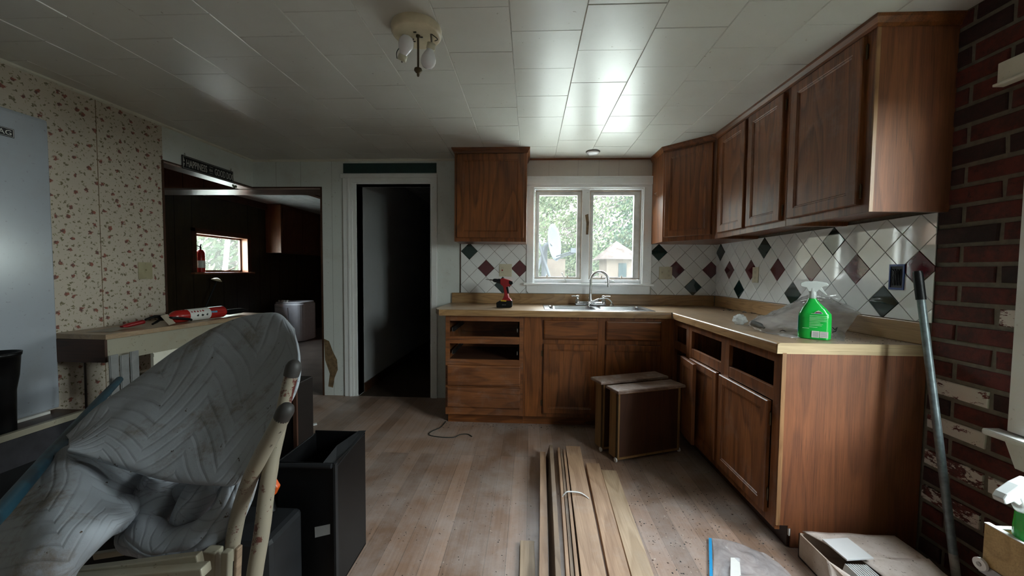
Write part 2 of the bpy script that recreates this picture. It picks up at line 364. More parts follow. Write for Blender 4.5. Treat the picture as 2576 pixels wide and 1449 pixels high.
def txt(body, size, M, sx=1.0, depth=.0006, mb=None, mi=0, align='LEFT'):
    cu = bpy.data.curves.new('t', 'FONT'); cu.body = body; cu.size = size; cu.extrude = depth; cu.align_x = align; cu.resolution_u = 3
    o = bpy.data.objects.new('t', cu); COL.objects.link(o)
    me = bpy.data.meshes.new_from_object(o)
    S = Matrix.Diagonal((sx, 1, 1, 1))
    mb.add([M@(S@v.co) for v in me.vertices], [tuple(p.vertices) for p in me.polygons], mi)
    bpy.data.objects.remove(o); bpy.data.curves.remove(cu); bpy.data.meshes.remove(me)
def frame(o, u, v, wv):   # matrix with columns u,v,w and origin o
    u, v, wv = Vector(u), Vector(v), Vector(wv)
    return Matrix(((u.x, v.x, wv.x, o[0]), (u.y, v.y, wv.y, o[1]), (u.z, v.z, wv.z, o[2]), (0, 0, 0, 1)))
def catrom(P, t):
    n = len(P)-1; x = min(max(t*n, 0), n-1e-6); i = int(x); f = x-i
    a, b, c, d = P[max(i-1, 0)], P[i], P[i+1], P[min(i+2, n)]
    return .5*((2*b)+(c-a)*f+(2*a-5*b+4*c-d)*f*f+(3*b-a-3*c+d)*f*f*f)
def surf(rows, n, m):
    R = [[catrom(r, j/(m-1)) for j in range(m)] for r in rows]
    return [[catrom([R[k][j] for k in range(len(R))], i/(n-1)) for j in range(m)] for i in range(n)]
def path(P, n): P = [Vector(p) for p in P]; return [catrom(P, i/(n-1)) for i in range(n)]
# ---------------------------------------------------------------- shell
YB, XR, XL, ZC = 3.541, 1.70, -2.65, 2.25
m = MB().box((XL-.12, -1.6, -.1), (XR+.12, YB, 0)); struct(m.build('floor', 'floor_plank', local=True))
m = MB().box((-4.6, -1.6, -.1), (XL-.12, YB, 0)).box((-4.6, YB, -.1), (-1.76, 8, 0)); struct(m.build('floor', 'floor_other', local=True))
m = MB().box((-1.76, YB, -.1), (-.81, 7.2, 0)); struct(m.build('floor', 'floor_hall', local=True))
# ceiling: square tiles in staggered columns
m = MB(); gs, gx, gy = .3048, .2131, 1.6816
m.box((XL-.12, -1.6, ZC+.004), (XR+.12, YB+.12, ZC+.1), 1)
for i in range(-11, 7):
    for k in range(-12, 9):
        x0 = gx-gs+i*gs; y0 = gy+k*gs+(gs/2 if (i % 2) else 0)
        xa, xb, ya, yb = max(x0, XL), min(x0+gs, XR), max(y0, -1.5), min(y0+gs, YB)
        if xb-xa < .02 or yb-ya < .02: continue
        e, c = .0009, .0022; tz = random.uniform(-.0005, .0005); tx = random.uniform(-.0012, .0012); ty = random.uniform(-.0012, .0012)
        z = lambda x, y, q: ZC+q+tz+(tx*(x-xa)/gs+ty*(y-ya)/gs)*.8
        o = [(xa+e, ya+e), (xb-e, ya+e), (xb-e, yb-e), (xa+e, yb-e)]; q = [(xa+e+c, ya+e+c*.6), (xb-e-c, ya+e+c*.6), (xb-e-c, yb-e-c*.6), (xa+e+c, yb-e-c*.6)]
        m.add([(x, y, ZC+.004) for x, y in o]+[(x, y, z(x, y, 0)) for x, y in q], [(0, 4, 5, 1), (1, 5, 6, 2), (2, 6, 7, 3), (3, 7, 4, 0), (4, 7, 6, 5)])
struct(m.build('ceiling', ['ceiling_tile', 'ceiling_joint'], local=True))
m = MB().box((-4.6, -1.6, 2.30), (XL-.12, 8, 2.42)).box((XL-.12, YB+.12, 2.30), (-.7, 8, 2.42)).box((XL-.12, -1.6, ZC+.1), (XR+.12, YB+.12, 2.42))
struct(m.build('ceiling', 'ceiling_plain', local=True))
# back wall (openings: corner opening, doorway, window)
DX0, DX1, DZ = -1.64, -.935, 2.022; WX0, WX1, WZ0, WZ1 = .03, 1.03, 1.11, 1.985; t = .12
m = MB()
m.box((XL-.12, YB, 1.99), (-1.98, YB+.25, 2.30)).box((-1.98, YB, 0), (DX0, YB+t, 2.30)).box((DX0, YB, DZ), (DX1, YB+t, 2.30))
m.box((DX1, YB, 0), (WX0, YB+t, 2.30)).box((WX1, YB, 0), (XR+.12, YB+t, 2.30)).box((WX0, YB, 0), (WX1, YB+t, WZ0)).box((WX0, YB, WZ1), (WX1, YB+t, 2.30))
pe = [(815, 852), (828, 858), (838, 885), (848, 905), (850, 930), (842, 950), (838, 975), (826, 972), (830, 940), (818, 905)]
pe = [pY(x, y, YB) for x, y in pe]; m.add([(p.x, YB-.0012, p.z) for p in pe], [tuple(range(len(pe)))[::-1]], 1)
m.box((WX0-.06, YB-.003, 2.05), (WX1+.1, YB, 2.24), 2)
for x in (.165, .43, .62, .80): m.box((x, YB-.0036, 2.08), (x+.0012, YB-.003, 2.24), 3)
for x in (-2.42, -2.18, -1.88): m.box((x, YB-.0005, 1.99 if x < -1.98 else 0), (x+.0015, YB, ZC), 3)
struct(m.build('wall_back', ['wall_white', 'peeled_paper', 'panel_beige', 'grout'], local=True))
# left wall with wallpapered boards, white header over the opening
m = MB().box((XL-.12, -1.6, 0), (XL, 2.648, 2.30))
for y in (.62, 1.43, 2.232): m.box((XL, y-.0025, 0), (XL+.0012, y+.0005, ZC), 1)
struct(m.build('wall_left', ['wallpaper', 'peeled_paper'], local=True))
m = MB().box((XL-.12, 2.648, 1.99), (XL+.0005, YB, 2.30)); struct(m.build('wall_left', 'wall_white', local=True))
# lining boards under the two headers and down the jambs
m = MB().box((XL-.125, 2.65, 1.975), (XL+.004, YB, 1.99)).box((XL-1.75, YB-.004, 1.972), (-1.98, YB+.25, 1.988)); struct(m.build('trim_1', 'beam_under', local=True))
m = MB().box((XL+.0005, 2.64, 1.986), (XL+.006, YB-.004, 1.996)).box((XL+.004, YB-.008, 1.986), (-1.975, YB, 1.998)).box((-1.99, YB-.006, 0), (-1.974, YB+.13, 1.99)).box((XL-.123, 2.636, 0), (XL+.005, 2.650, 1.99))
struct(m.build('trim_2', 'trim_brown', local=True))
m = MB().box((-4.55, YB, 1.99), (XL-.12, YB+.25, 2.30))
for i in range(8): m.box((-4.4+i*.21, YB-.001, 1.99), (-4.396+i*.21, YB, 2.30), 1)
struct(m.build('wall_between', ['panel_red', 'trim_brown'], local=True))
# ceiling coves
m = MB(); m.prism([(0, 0), (.018, 0), (.012, .010), (0, .016)], -1.5, YB, M=frame((XL, 0, ZC), (1, 0, 0), (0, 0, -1), (0, 1, 0))).prism([(0, 0), (.018, 0), (.012, .010), (0, .016)], XL, -.66, M=frame((0, YB, ZC), (0, -1, 0), (0, 0, -1), (1, 0, 0)))
struct(m.build('trim_3', 'trim_cream', local=True))
m = MB().box((-.03, YB-.016, 2.236), (1.10, YB-.003, ZC)); struct(m.build('trim_4', 'oak_x', local=True))
m = MB().box((-1.764, YB-.006, 2.125), (-.878, YB, 2.215)); struct(m.build('trim_5', 'teal_paint', local=True))
# door casing
m = MB()
m.box((-1.765, YB-.018, 0), (DX0-.035, YB, 2.108)).box((DX1+.012, YB-.018, 0), (-.871, YB, 2.108)).box((DX0-.036, YB-.018, DZ+.012), (DX1+.013, YB, 2.108))
m.box((-1.785, YB-.026, 2.075), (-.868, YB-.017, 2.112)).box((-1.72, YB-.024, 0), (-1.70, YB-.017, 2.08))
m.box((DX0-.036, YB-.010, 0), (DX0, YB+t+.01, DZ+.012)).box((DX1, YB-.010, 0), (DX1+.013, YB+t+.01, DZ+.012)).box((DX0, YB-.010, DZ-.0), (DX1, YB+t+.01, DZ+.013))
struct(m.build('door_1', 'trim_white', bevel=.0025, local=True))
# hallway
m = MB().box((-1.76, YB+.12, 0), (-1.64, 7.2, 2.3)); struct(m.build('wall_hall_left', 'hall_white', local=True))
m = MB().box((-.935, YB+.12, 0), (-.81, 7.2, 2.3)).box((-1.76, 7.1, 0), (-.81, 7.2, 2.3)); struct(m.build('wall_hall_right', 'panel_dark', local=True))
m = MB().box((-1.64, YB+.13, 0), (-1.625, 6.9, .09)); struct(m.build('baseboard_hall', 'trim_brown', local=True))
# right wall: plaster core behind tiles and bricks, window opening near the camera
RY0, RY1, RZ0, RZ1 = .35, 1.31, .69, 1.98
m = MB(); a, b = XR+.004, XR+.12
m.box((a, RY1, 0), (b, YB, 2.30)).box((a, -1.6, 0), (b, RY0, 2.30)).box((a, RY0, 0), (b, RY1, RZ0)).box((a, RY0, RZ1), (b, RY1, 2.30))
struct(m.build('wall_right', 'mortar', local=True))
m = MB(); zs = [1.4205-.0775*i for i in range(-11, 19)]; random.seed(3)
hitw = [(2410, 985, 'brick_white'), (2400, 1090, 'brick_white'), (2400, 1180, 'brick_chip'), (2390, 1265, 'brick_chip'), (2553, 800, 'brick_white'), (2550, 1235, 'brick_white')]
hits = []
for x, y, nm in hitw:
    q = pX(x, y, XR); hits.append((q.y, q.z, nm))
names = ['brick_red', 'brick_dark', 'brick_bright', 'brick_white', 'brick_chip']
for r, zt_ in enumerate(zs):
    zb = zt_-.0775
    if zt_ < .005 or zb > ZC: continue
    y = 1.675; first = True
    while y > -1.4:
        L = .25
        if first: L = .100 if r % 2 == 0 else .225; first = False
        y1 = y; y0 = y-L+.0; y = y0
        ya, yb, za, zb_ = y0+.016, y1, max(zb+.0, 0.002), min(zt_-.017, ZC-.002)
        if yb > 1.67: yb = 1.672+random.uniform(-.004, .006)
        if zb_-za < .02: continue
        if ya < RY1+.045 and yb > RY0-.045 and za < RZ1+.04 and zb_ > RZ0-.02:
            ya = max(ya, RY1+.045)
            if yb-ya < .02: continue
        nm = random.choice(['brick_red']*5+['brick_dark']*3+['brick_bright']*2)
        for hy, hz, hn in hits:
            if ya-.01 < hy < yb+.01 and za-.006 < hz < zb_+.008: nm = hn
        px_ = random.uniform(.005, .011); e = .003
        c = [(ya, za), (yb, za), (yb, zb_), (ya, zb_)]; j = [(p+random.uniform(-.002, .002), q+random.uniform(-.0018, .0018)) for p, q in c]
        ins = [(p+(e if i in (0, 3) else -e), q+(e if i < 2 else -e)) for i, (p, q) in enumerate(j)]
        vs = [(XR+.006, p, q) for p, q in j]+[(XR+.004-px_+.003, p, q) for p, q in j]+[(XR+.004-px_, p, q) for p, q in ins]
        m.add(vs, [(0, 4, 5, 1), (1, 5, 6, 2), (2, 6, 7, 3), (3, 7, 4, 0), (4, 8, 9, 5), (5, 9, 10, 6), (6, 10, 11, 7), (7, 11, 8, 4), (8, 11, 10, 9)], names.index(nm))
struct(m.build('wall_right', names, local=True))
# rear and outer walls
m = MB().box((-4.6, -1.72, 0), (XR+.12, -1.6, 2.42)); struct(m.build('wall_rear', 'wall_white', local=True))
XW = -4.4; FY0, FY1, FZ0, FZ1 = 4.80, 5.74, 1.165, 1.70
m = MB()
m.box((XW-.14, -1.6, 0), (XW, FY0, 2.3)).box((XW-.14, FY1, 0), (XW, 8, 2.3)).box((XW-.14, FY0, 0), (XW, FY1, FZ0)).box((XW-.14, FY0, FZ1), (XW, FY1, 2.3))
for i in range(30):
    y = .6+i*.245; m.box((XW, y, 0), (XW+.001, y+.006, 2.3), 1) if not (FY0 < y < FY1) else m.box((XW, y, 0), (XW+.001, y+.006, 1.1), 1)
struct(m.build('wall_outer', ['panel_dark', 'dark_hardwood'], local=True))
m = MB().box((XW, 7.9, 0), (-1.76, 8.0, 2.3)).box((-1.985, YB+.25, 0), (-1.76, 7.9, 2.3)); struct(m.build('wall_far', 'cabinet_dark', local=True))
# ---------------------------------------------------------------- kitchen window
wn = MB(); J = .006
wn.box((-.032, YB-.020, 1.108), (WX0+.002, YB, 1.985)).box((WX1-.002, YB-.020, 1.108), (1.108, YB, 1.985)).box((-.032, YB-.020, 1.985), (1.108, YB, 2.02)).box((-.040, YB-.030, 2.012), (1.118, YB, 2.078)).box((-.052, YB-.034, 2.07), (1.128, YB, 2.084))
wn.box((WX0-.01, YB-.004, WZ0), (WX0+.012, YB+t, WZ1)).box((WX1-.012, YB-.004, WZ0), (WX1+.01, YB+t, WZ1)).box((WX0, YB-.004, WZ1-.012), (WX1, YB+t, WZ1+.01))
wr = thing('window_1', '', '', (.53, YB, 1.1)); del wr['label'], wr['category']; struct(wr)
wn.box((.478, YB+.012, WZ0), (.545, YB+.075, WZ1))
wn.box((WX0, YB+.02, WZ0), (WX1, YB+.085, WZ0+.035))
wn.build('window_frame', 'window_white', wr, bevel=.002)
m = MB().box((-.058, YB-.055, 1.088), (1.128, YB+.03, 1.110)); m.build('window_sill', 'window_white', wr, bevel=.006)
m = MB().prism([(-.01, 1.014), (1.09, 1.014), (1.10, 1.030), (1.10, 1.088), (-.03, 1.088), (-.03, 1.035)], -.018, 0, M=frame((0, YB, 0), (1, 0, 0), (0, 0, 1), (0, 1, 0))); m.build('window_apron', 'window_white', wr, bevel=.002)
for x0, x1 in ((.045, .478), (.545, 1.016)):
    m = MB(); y0, y1 = YB+.035, YB+.075; z0, z1 = 1.148, 1.968
    gx0, gx1 = (.083, .435) if x0 < .3 else (.583, .955); gz0, gz1 = 1.168, 1.925
    m.box((x0, y0, z0), (gx0, y1, z1)).box((gx1, y0, z0), (x1, y1, z1)).box((gx0, y0, z0), (gx1, y1, gz0)).box((gx0, y0, gz1), (gx1, y1, z1))
    m.box((x0, y0-.008, z0), (x0+.012, y0, z1), 1).box((x1-.012, y0-.008, z0), (x1, y0, z1), 1).box((x0, y0-.008, z1-.012), (x1, y0, z1), 1).box((x0, y0-.008, z0), (x1, y0, z0+.01), 1)
    for xx in ((.155, .345) if x0 < .3 else (.66, .845)): m.box((xx, y0-.012, gz0-.012), (xx+.013, y0, gz0+.014), 1)
    sash = m.build('sash', ['sash_metal', 'sash_tan'], wr, bevel=.0015)
    g = MB().add([(gx0, YB+.058, gz0), (gx1, YB+.058, gz0), (gx1, YB+.058, gz1), (gx0, YB+.058, gz1)], [(0, 1, 2, 3)]); g.build('pane', 'window_glass', sash)
# cranks and bare-wood scar on the mullion
m = MB().box((.265, YB+.01, 1.112), (.345, YB+.035, 1.128)).tube([(.335, YB+.02, 1.128), (.33, YB+.012, 1.145), (.30, YB, 1.196)], [.006, .005, .004], n=8).tube([(.30, YB, 1.194), (.298, YB-.012, 1.206)], .006, n=8)
m.build('window_crank', 'sash_metal', wr, bevel=.001)
m = MB().box((.70, YB+.01, 1.112), (.79, YB+.035, 1.126)).tube([(.78, YB+.018, 1.13), (.74, YB+.01, 1.142), (.70, YB+.005, 1.155)], [.007, .008, .004], n=8); m.build('window_crank', 'sash_metal', wr, bevel=.001)
pe = [(1472, 541), (1480, 538), (1482, 560), (1480, 590), (1474, 590), (1475, 562)]; m = MB().add([pY(x, y, YB+.0112) for x, y in pe], [tuple(range(6))]); m.build('paint_scar', 'peeled_paper', wr)
# window by the brick wall
wr = thing('window_2', '', '', (XR, .4, .65)); del wr['label'], wr['category']; struct(wr); m = MB(); x0, x1 = XR-.022, XR+.004
m.box((x0, RY1-.01, RZ0-.02), (x1, RY1+.078, RZ1)).box((x0, RY0-.078, RZ0-.02), (x1, RY0+.01, RZ1)).box((XR-.03, RY0-.1, 1.90), (x1, RY1+.165, 1.975), 1).box((XR-.04, RY0-.1, 1.893), (x1, RY1+.17, 1.903), 1)
m.box((XR, RY0, RZ0), (XR+.12, RY0+.02, RZ1)).box((XR, RY1-.02, RZ0), (XR+.12, RY1, RZ1)).box((XR, RY0, RZ1-.02), (XR+.12, RY1, RZ1)).box((XR+.03, RY0, 1.30), (XR+.07, RY1, 1.35)).box((XR+.03, .81, RZ0), (XR+.08, .85, RZ1))
m.build('window_frame', ['trim_white', 'trim_cream'], wr, bevel=.003)
m = MB().box((XR-.055, RY0-.12, .640), (XR+.12, RY1+.125, .664)); m.build('window_sill', 'trim_white', wr, bevel=.008)
m = MB().prism([(RY0-.06, .55), (RY1+.05, .55), (RY1+.085, .64), (RY0-.1, .64)], 0, .02, M=frame((x0, 0, 0), (0, 1, 0), (0, 0, 1), (1, 0, 0))); m.build('window_apron', 'trim_white', wr, bevel=.002)
m = MB().add([(XR+.05, RY0, RZ0), (XR+.05, RY1, RZ0), (XR+.05, RY1, RZ1), (XR+.05, RY0, RZ1)], [(0, 1, 2, 3)]); m.build('pane', 'window_glass', wr)
# little window in the panelled room
wr = thing('window_3', '', '', (XW, 5.27, 1.16)); del wr['label'], wr['category']; struct(wr); m = MB()
m.box((XW-.14, FY0-.0, FZ0), (XW+.012, FY0+.02, FZ1)).box((XW-.14, FY1-.02, FZ0), (XW+.012, FY1, FZ1)).box((XW-.14, FY0, FZ1-.02), (XW+.012, FY1, FZ1)).box((XW, FY0-.05, FZ0-.02), (XW+.015, FY0, FZ1+.05), 1).box((XW, FY1, FZ0-.02), (XW+.015, FY1+.05, FZ1+.05), 1).box((XW, FY0-.05, FZ1), (XW+.015, FY1+.05, FZ1+.05), 1)
m.build('window_frame', ['wood_warm', 'trim_brown'], wr); m = MB()
m.box((XW-.11, FY0+.02, FZ0), (XW-.09, FY0+.045, FZ1-.02)).box((XW-.11, FY1-.045, FZ0), (XW-.09, FY1-.02, FZ1-.02)).box((XW-.11, FY0+.02, FZ1-.045), (XW-.09, FY1-.02, FZ1-.02)).box((XW-.11, FY0+.02, FZ0), (XW-.09, FY1-.02, FZ0+.03))
m.tube([(XW-.08, 5.38, FZ0+.02), (XW-.05, 5.42, FZ0+.03), (XW-.04, 5.52, FZ0+.07)], .006, n=6); sash = m.build('sash', 'wood_warm', wr)
m = MB().add([(XW-.1, FY0+.04, FZ0+.03), (XW-.1, FY1-.04, FZ0+.03), (XW-.1, FY1-.04, FZ1-.04), (XW-.1, FY0+.04, FZ1-.04)], [(0, 1, 2, 3)]); m.build('pane', 'window_glass', sash)
m = MB().box((XW-.14, FY0-.07, FZ0-.025), (XW+.06, FY1+.07, FZ0)); m.build('window_sill', 'wood_warm', wr, bevel=.004)
m = MB().box((XW, 4.3, 2.20), (XW+.03, 7.4, 2.30)).box((-3.2, 4.6, 2.285), (-3.1, 7.5, 2.30), 0); struct(m.build('trim_6', 'trim_brown', local=True))
# ---------------------------------------------------------------- diagonal wall tiles
TD, ZT = .1572, 1.242
def clip(poly, x0, x1, y0, y1):
    for ax, lim, sg in ((0, x0, 1), (0, x1, -1), (1, y0, 1), (1, y1, -1)):
        outp = []
        for i in range(len(poly)):
            a, b = poly[i], poly[(i+1) % len(poly)]; da, db = (a[ax]-lim)*sg, (b[ax]-lim)*sg
            if da >= 0: outp.append(a)
            if da*db < 0: f = da/(da-db); outp.append((a[0]+(b[0]-a[0])*f, a[1]+(b[1]-a[1])*f))
        poly = outp
        if len(poly) < 3: return []
    return poly
def tilewall(label, M, u0, u1, z0, z1, org, col):
    r = thing('tile_backsplash', label, 'backsplash', M@Vector(((u0+u1)/2, z0, 0)))
    m = MB().box((u0, z0, -.003), (u1, z1, .0035), M=M); m.build('grout_bed', 'grout', r)
    m = MB(); random.seed(5)
    for a2 in range(-40, 60):
        for b2 in range(-8, 9):
            if (a2+b2) % 2: continue
            cx, cz = org+a2*.5*TD, ZT+b2*.5*TD; h = TD/2-.0016
            def ring(hh, e): return clip([(cx, cz-hh), (cx+hh, cz), (cx, cz+hh), (cx-hh, cz)], u0+e, u1-e, z0+e, z1-e)
            o, i = ring(h, .0), ring(h-.0016, .0012)
            if len(o) < 3: continue
            ar = abs(sum(o[q][0]*o[(q+1) % len(o)][1]-o[(q+1) % len(o)][0]*o[q][1] for q in range(len(o))))/2
            if ar < 2e-5: continue
            if len(i) != len(o) or len(o) != 4: gx_, gz_ = sum(p[0] for p in o)/len(o), sum(p[1] for p in o)/len(o); i = [(gx_+(p[0]-gx_)*.965, gz_+(p[1]-gz_)*.965) for p in o]
            tx, tz = random.uniform(-.004, .004), random.uniform(-.004, .004); k = len(o)
            mi = {(0): 0, 'g': 1, 'r': 2}[col.get((a2/2, b2/2), 0)]
            vs = [M@Vector((p[0], p[1], .003)) for p in o]+[M@Vector((p[0], p[1], .0062)) for p in o]+[M@Vector((p[0], p[1], .0072+(p[0]-cx)*tx+(p[1]-cz)*tz)) for p in i]
            m.add(vs, [(q, (q+1) % k, k+(q+1) % k, k+q) for q in range(k)]+[(k+q, k+(q+1) % k, 2*k+(q+1) % k, 2*k+q) for q in range(k)]+[tuple(range(2*k, 3*k))], mi)
    m.build('tiles', ['tile_white', 'tile_green', 'tile_red'], r); return r
Mb = frame((0, YB, 0), (1, 0, 0), (0, 0, 1), (0, -1, 0))
r = tilewall('white diamond tile backsplash with dark green and burgundy tiles, behind the red drill', Mb, -.645, -.034, 1.012, 1.47, -.566, {(0, 1): 'g', (1, 0): 'r', (2, -1): 'g', (3, 0): 'r'})
MB().box((-.653, YB-.009, 1.012), (-.645, YB, 1.47)).build('edge_strip', 'trim_brown', r)
tilewall('narrow white diamond tile backsplash right of the kitchen window, up to the corner', Mb, 1.112, 1.692, 1.012, 1.475, 1.1765, {(0, 1): 'g', (1, 0): 'r', (2, -1): 'g', (3, 0): 'r'})
Mr = frame((XR, 3.541, 0), (0, -1, 0), (0, 0, 1), (-1, 0, 0))
cl = {}
for a, (b, c) in enumerate([(1, 'g'), (0, 'r'), (-1, 'g'), (0, 'r')]*3): cl[(a, b)] = c
tilewall('long glossy diamond tile backsplash on right wall beside the bricks', Mr, .004, 3.541-1.672, 1.012, 1.475, 3.541-3.4676, cl)
# ---------------------------------------------------------------- cabinets
def door(mb, M, w, h, t=.019, rail=.056, rec=.007, raised=False, mi=0, mp=None):
    """framed door slab in local u,v,w (w outward)."""
    mp = mi if mp is None else mp
    mb.add([M@Vector(p) for p in [(0, 0, 0), (w, 0, 0), (w, h, 0), (0, h, 0)]], [(3, 2, 1, 0)], mi)
    e = .004
    def rr(i, z): return [Vector((i, i, z)), Vector((w-i, i, z)), Vector((w-i, h-i, z)), Vector((i, h-i, z))]
    rings = [rr(0, 0), rr(0, t-e), rr(e, t), rr(rail, t), rr(rail+.003, t-.003), rr(rail+.008, t-.003), rr(rail+.012, t-rec), rr(rail+.03, t-rec)]
    if raised: rings[-1:] = [rr(rail+.014, t-rec), rr(rail+.018, t-rec+.001)]
    for a, b in zip(rings, rings[1:]):
        mb.add([M@p for p in a+b], [(i, (i+1) % 4, 4+(i+1) % 4, 4+i) for i in range(4)], mi)
    mb.add([M@p for p in rings[-1]], [(0, 1, 2, 3)], mp); return mb
def slab(mb, M, w, h, t=.019, mi=0, e=.006):
    def rr(i, z): return [Vector((i, i, z)), Vector((w-i, i, z)), Vector((w-i, h-i, z)), Vector((i, h-i, z))]
    rings = [rr(0, 0), rr(0, t-e), rr(e*.5, t-e*.4), rr(e*1.6, t)]
    for a, b in zip(rings, rings[1:]): mb.add([M@p for p in a+b], [(i, (i+1) % 4, 4+(i+1) % 4, 4+i) for i in range(4)], mi)
    mb.add([M@p for p in rings[-1]], [(0, 1, 2, 3)], mi); mb.add([M@p for p in rings[0]], [(3, 2, 1, 0)], mi); return mb
def hinge(parent, M, mat='brass_old'):
    m = MB(); m.box((-.013, -.022, 0), (.004, .022, .002), M=M).tube([M@Vector((.004, -.026, .004)), M@Vector((.004, .026, .004))], .0042, n=8).tube([M@Vector((.004, -.032, .004)), M@Vector((.004, -.026, .004))], [.002, .005], n=8).tube([M@Vector((.004, .026, .004)), M@Vector((.004, .032, .004))], [.005, .002], n=8)
    return m.build('hinge', mat, parent)
def crown(m, pts, z=ZC-.001, mi=0):
    prof = [(0, -.042), (.006, -.042), (.010, -.030), (.022, -.012), (.024, 0), (0, 0)]
    P = [Vector((p[0], p[1], 0)) for p in pts]; rings = []
    for i, p in enumerate(P):
        d1 = (P[i]-P[i-1]).normalized() if i else (P[1]-P[0]).normalized(); d2 = (P[i+1]-P[i]).normalized() if i < len(P)-1 else d1
        n1, n2 = Vector((d1.y, -d1.x, 0)), Vector((d2.y, -d2.x, 0)); n = (n1+n2); n = n/(n.dot(n1))
        rings.append([p+n*a+Vector((0, 0, z+b)) for a, b in prof])
    k = len(prof)
    for a, b in zip(rings, rings[1:]): m.add(a+b, [(i, (i+1) % k, k+(i+1) % k, k+i) for i in range(k)], mi)
    m.add(rings[0], [tuple(range(k))], mi); m.add(rings[-1], [tuple(range(k))[::-1]], mi)
# left wall cabinet
UB, UT = 1.465, 2.232
r = thing('wall_cabinet', 'single-door oak wall cabinet left of the kitchen window, above the drill', 'cabinet', (-.338, 3.38, UB))
m = MB().box((-.645, 3.24, UB), (-.032, YB-.001, UT)).box((-.645, 3.222, UB), (-.600, 3.24, UT)).box((-.077, 3.222, UB), (-.032, 3.24, UT)).box((-.644, 3.2226, UB+.001), (-.033, 3.24, UB+.045)).box((-.644, 3.2226, UT-.07), (-.033, 3.24, UT-.001)); m.build('body', 'oak_z', r, bevel=.0015)
m = MB(); door(m, frame((-.622, 3.222, UB+.032), (1, 0, 0), (0, 0, 1), (0, -1, 0)), .567, .70, .019, .05); m.build('door', 'oak_z', r)
m = MB(); crown(m, [(-.645, YB-.002), (-.645, 3.222), (-.032, 3.222), (-.032, YB-.002)], ZC-.001); m.build('crown_moulding', 'oak_x', r)
# diagonal corner wall cabinet
UB2 = 1.472; A, B_ = (1.100, 3.235), (1.385, 2.935)
r = thing('wall_cabinet', 'corner oak wall cabinet with a diagonal door, right of the kitchen window', 'cabinet', (1.4, 3.25, UB2))
poly = [(1.100, YB-.001), (1.100, 3.235), (1.385, 2.935), (XR-.001, 2.935), (XR-.001, YB-.001)]
m = MB().prism(poly[::-1] if False else poly, UB2, UT); m.build('body', 'oak_z', r)
du = (Vector((B_[0]-A[0], B_[1]-A[1], 0))).normalized(); dn = Vector((du.y, -du.x, 0)); o = Vector((A[0], A[1], UB2+.035))+du*.022+dn*.0
m = MB(); door(m, frame(o, du, (0, 0, 1), dn), .370, .685, .019, .045); dd = m.build('door', 'oak_z', r)
m = MB(); crown(m, [(1.100, YB-.003), A, B_, (1.385, 2.936)][:3]); m.build('crown_moulding', 'oak_x', r)
# straight wall cabinets on the right wall
def rcab(label, y0, y1, doors, hg, endp=False):
    r = thing('wall_cabinet', label, 'cabinet', (1.54, (y0+y1)/2, UB2)); X = 1.385
    m = MB().box((X+.018, y0, UB2+.022), (XR-.001, y1, UT)).box((X, y0, UB2), (X+.018, y1, UT)).box((X+.018, y0, UB2), (XR-.002, y0+.018, UT)).box((X+.018, y1-.016, UB2), (XR-.002, y1, UT)); m.build('body', 'oak_z', r, bevel=.001)
    if endp:
        MB().box((X+.012, y0-.003, UB2), (XR-.001, y0, UT)).build('end_panel', 'oak_end', r)
        MB().box((X-.0005, y0-.0045, UB2), (X+.014, y0, UT)).build('edge_strip', 'oak_edge', r)
    for (a, b), h in zip(doors, hg):
        m = MB(); door(m, frame((X, b, UB2+.036), (0, -1, 0), (0, 0, 1), (-1, 0, 0)), b-a, .69, .019, .048, .008); dd = m.build('door', ['oak_worn_z'], r)
        if h:
            for z in (UB2+.09, UB2+.66): hinge(dd, frame((X-.001, a-.003, z), (0, -1, 0), (0, 0, 1), (-1, 0, 0)))
    m = MB(); crown(m, [(X, y1), (X, y0-.003)]+([(XR, y0-.003)] if endp else [])); m.build('crown_moulding', 'oak_y', r)
rcab('two-door oak wall cabinet between the diagonal corner cabinet and the nearest one', 2.140, 2.933, [(2.535, 2.865), (2.170, 2.500)], [0, 1])
rcab('nearest oak wall cabinet, one wide door with a visible side, beside the bricks', 1.636, 2.138, [(1.678, 2.110)], [1], True)
# base cabinets, back run
FY = 2.93
r = thing('base_cabinet', 'oak base cabinet with two empty drawer openings above two drawers, below the drill', 'cabinet', (-.35, 3.2, 0))
m = MB(); X0, X1 = -.655, -.045
m.box((X0, FY+.02, .10), (X0+.016, YB-.001, .872)).box((X1-.016, FY+.02, .10), (X1, YB-.001, .872)).box((X0, YB-.02, .10), (X1, YB-.002, .872)).box((X0, FY+.02, .10), (X1, YB-.01, .115))
m.box((X0, FY, .08), (X0+.032, FY+.02, .874)).box((X1-.030, FY, .08), (X1, FY+.02, .874))
for z0, z1 in ((.824, .873), (.646, .703), (.478, .522), (.30, .318), (.081, .140)): m.box((X0+.0325, FY+.001, z0), (X1-.0305, FY+.02, z1))
m.build('body', ['oak_worn_x'], r, bevel=.001)
m = MB().box((X0+.016, FY+.022, .50), (X1-.016, YB-.02, .506)); m.build('shelf', 'hardboard', r)
MB().box((X0+.01, 2.985, 0), (X1, 3.0, .10)).build('toe_kick', 'oak_x', r)
for z0, z1 in ((.316, .478), (.143, .304)):
    m = MB(); slab(m, frame((-.640, FY, z0), (1, 0, 0), (0, 0, 1), (0, -1, 0)), .576, z1-z0, .019); d = m.build('drawer', 'oak_worn_x', r)
for z in (.735, .555):
    for x in (X0+.045,): MB().prism([(0, 0), (.02, 0), (.02, .003), (.006, .003), (.006, .03), (0, .03)], -(YB-.1), -(FY+.03), M=frame((x, 0, z), (1, 0, 0), (0, 0, 1), (0, -1, 0))).build('drawer_runner', 'dull_metal', r)
    MB().box((X1-.05, FY+.03, z), (X1-.044, YB-.1, z+.03)).build('drawer_runner', 'dull_metal', r)
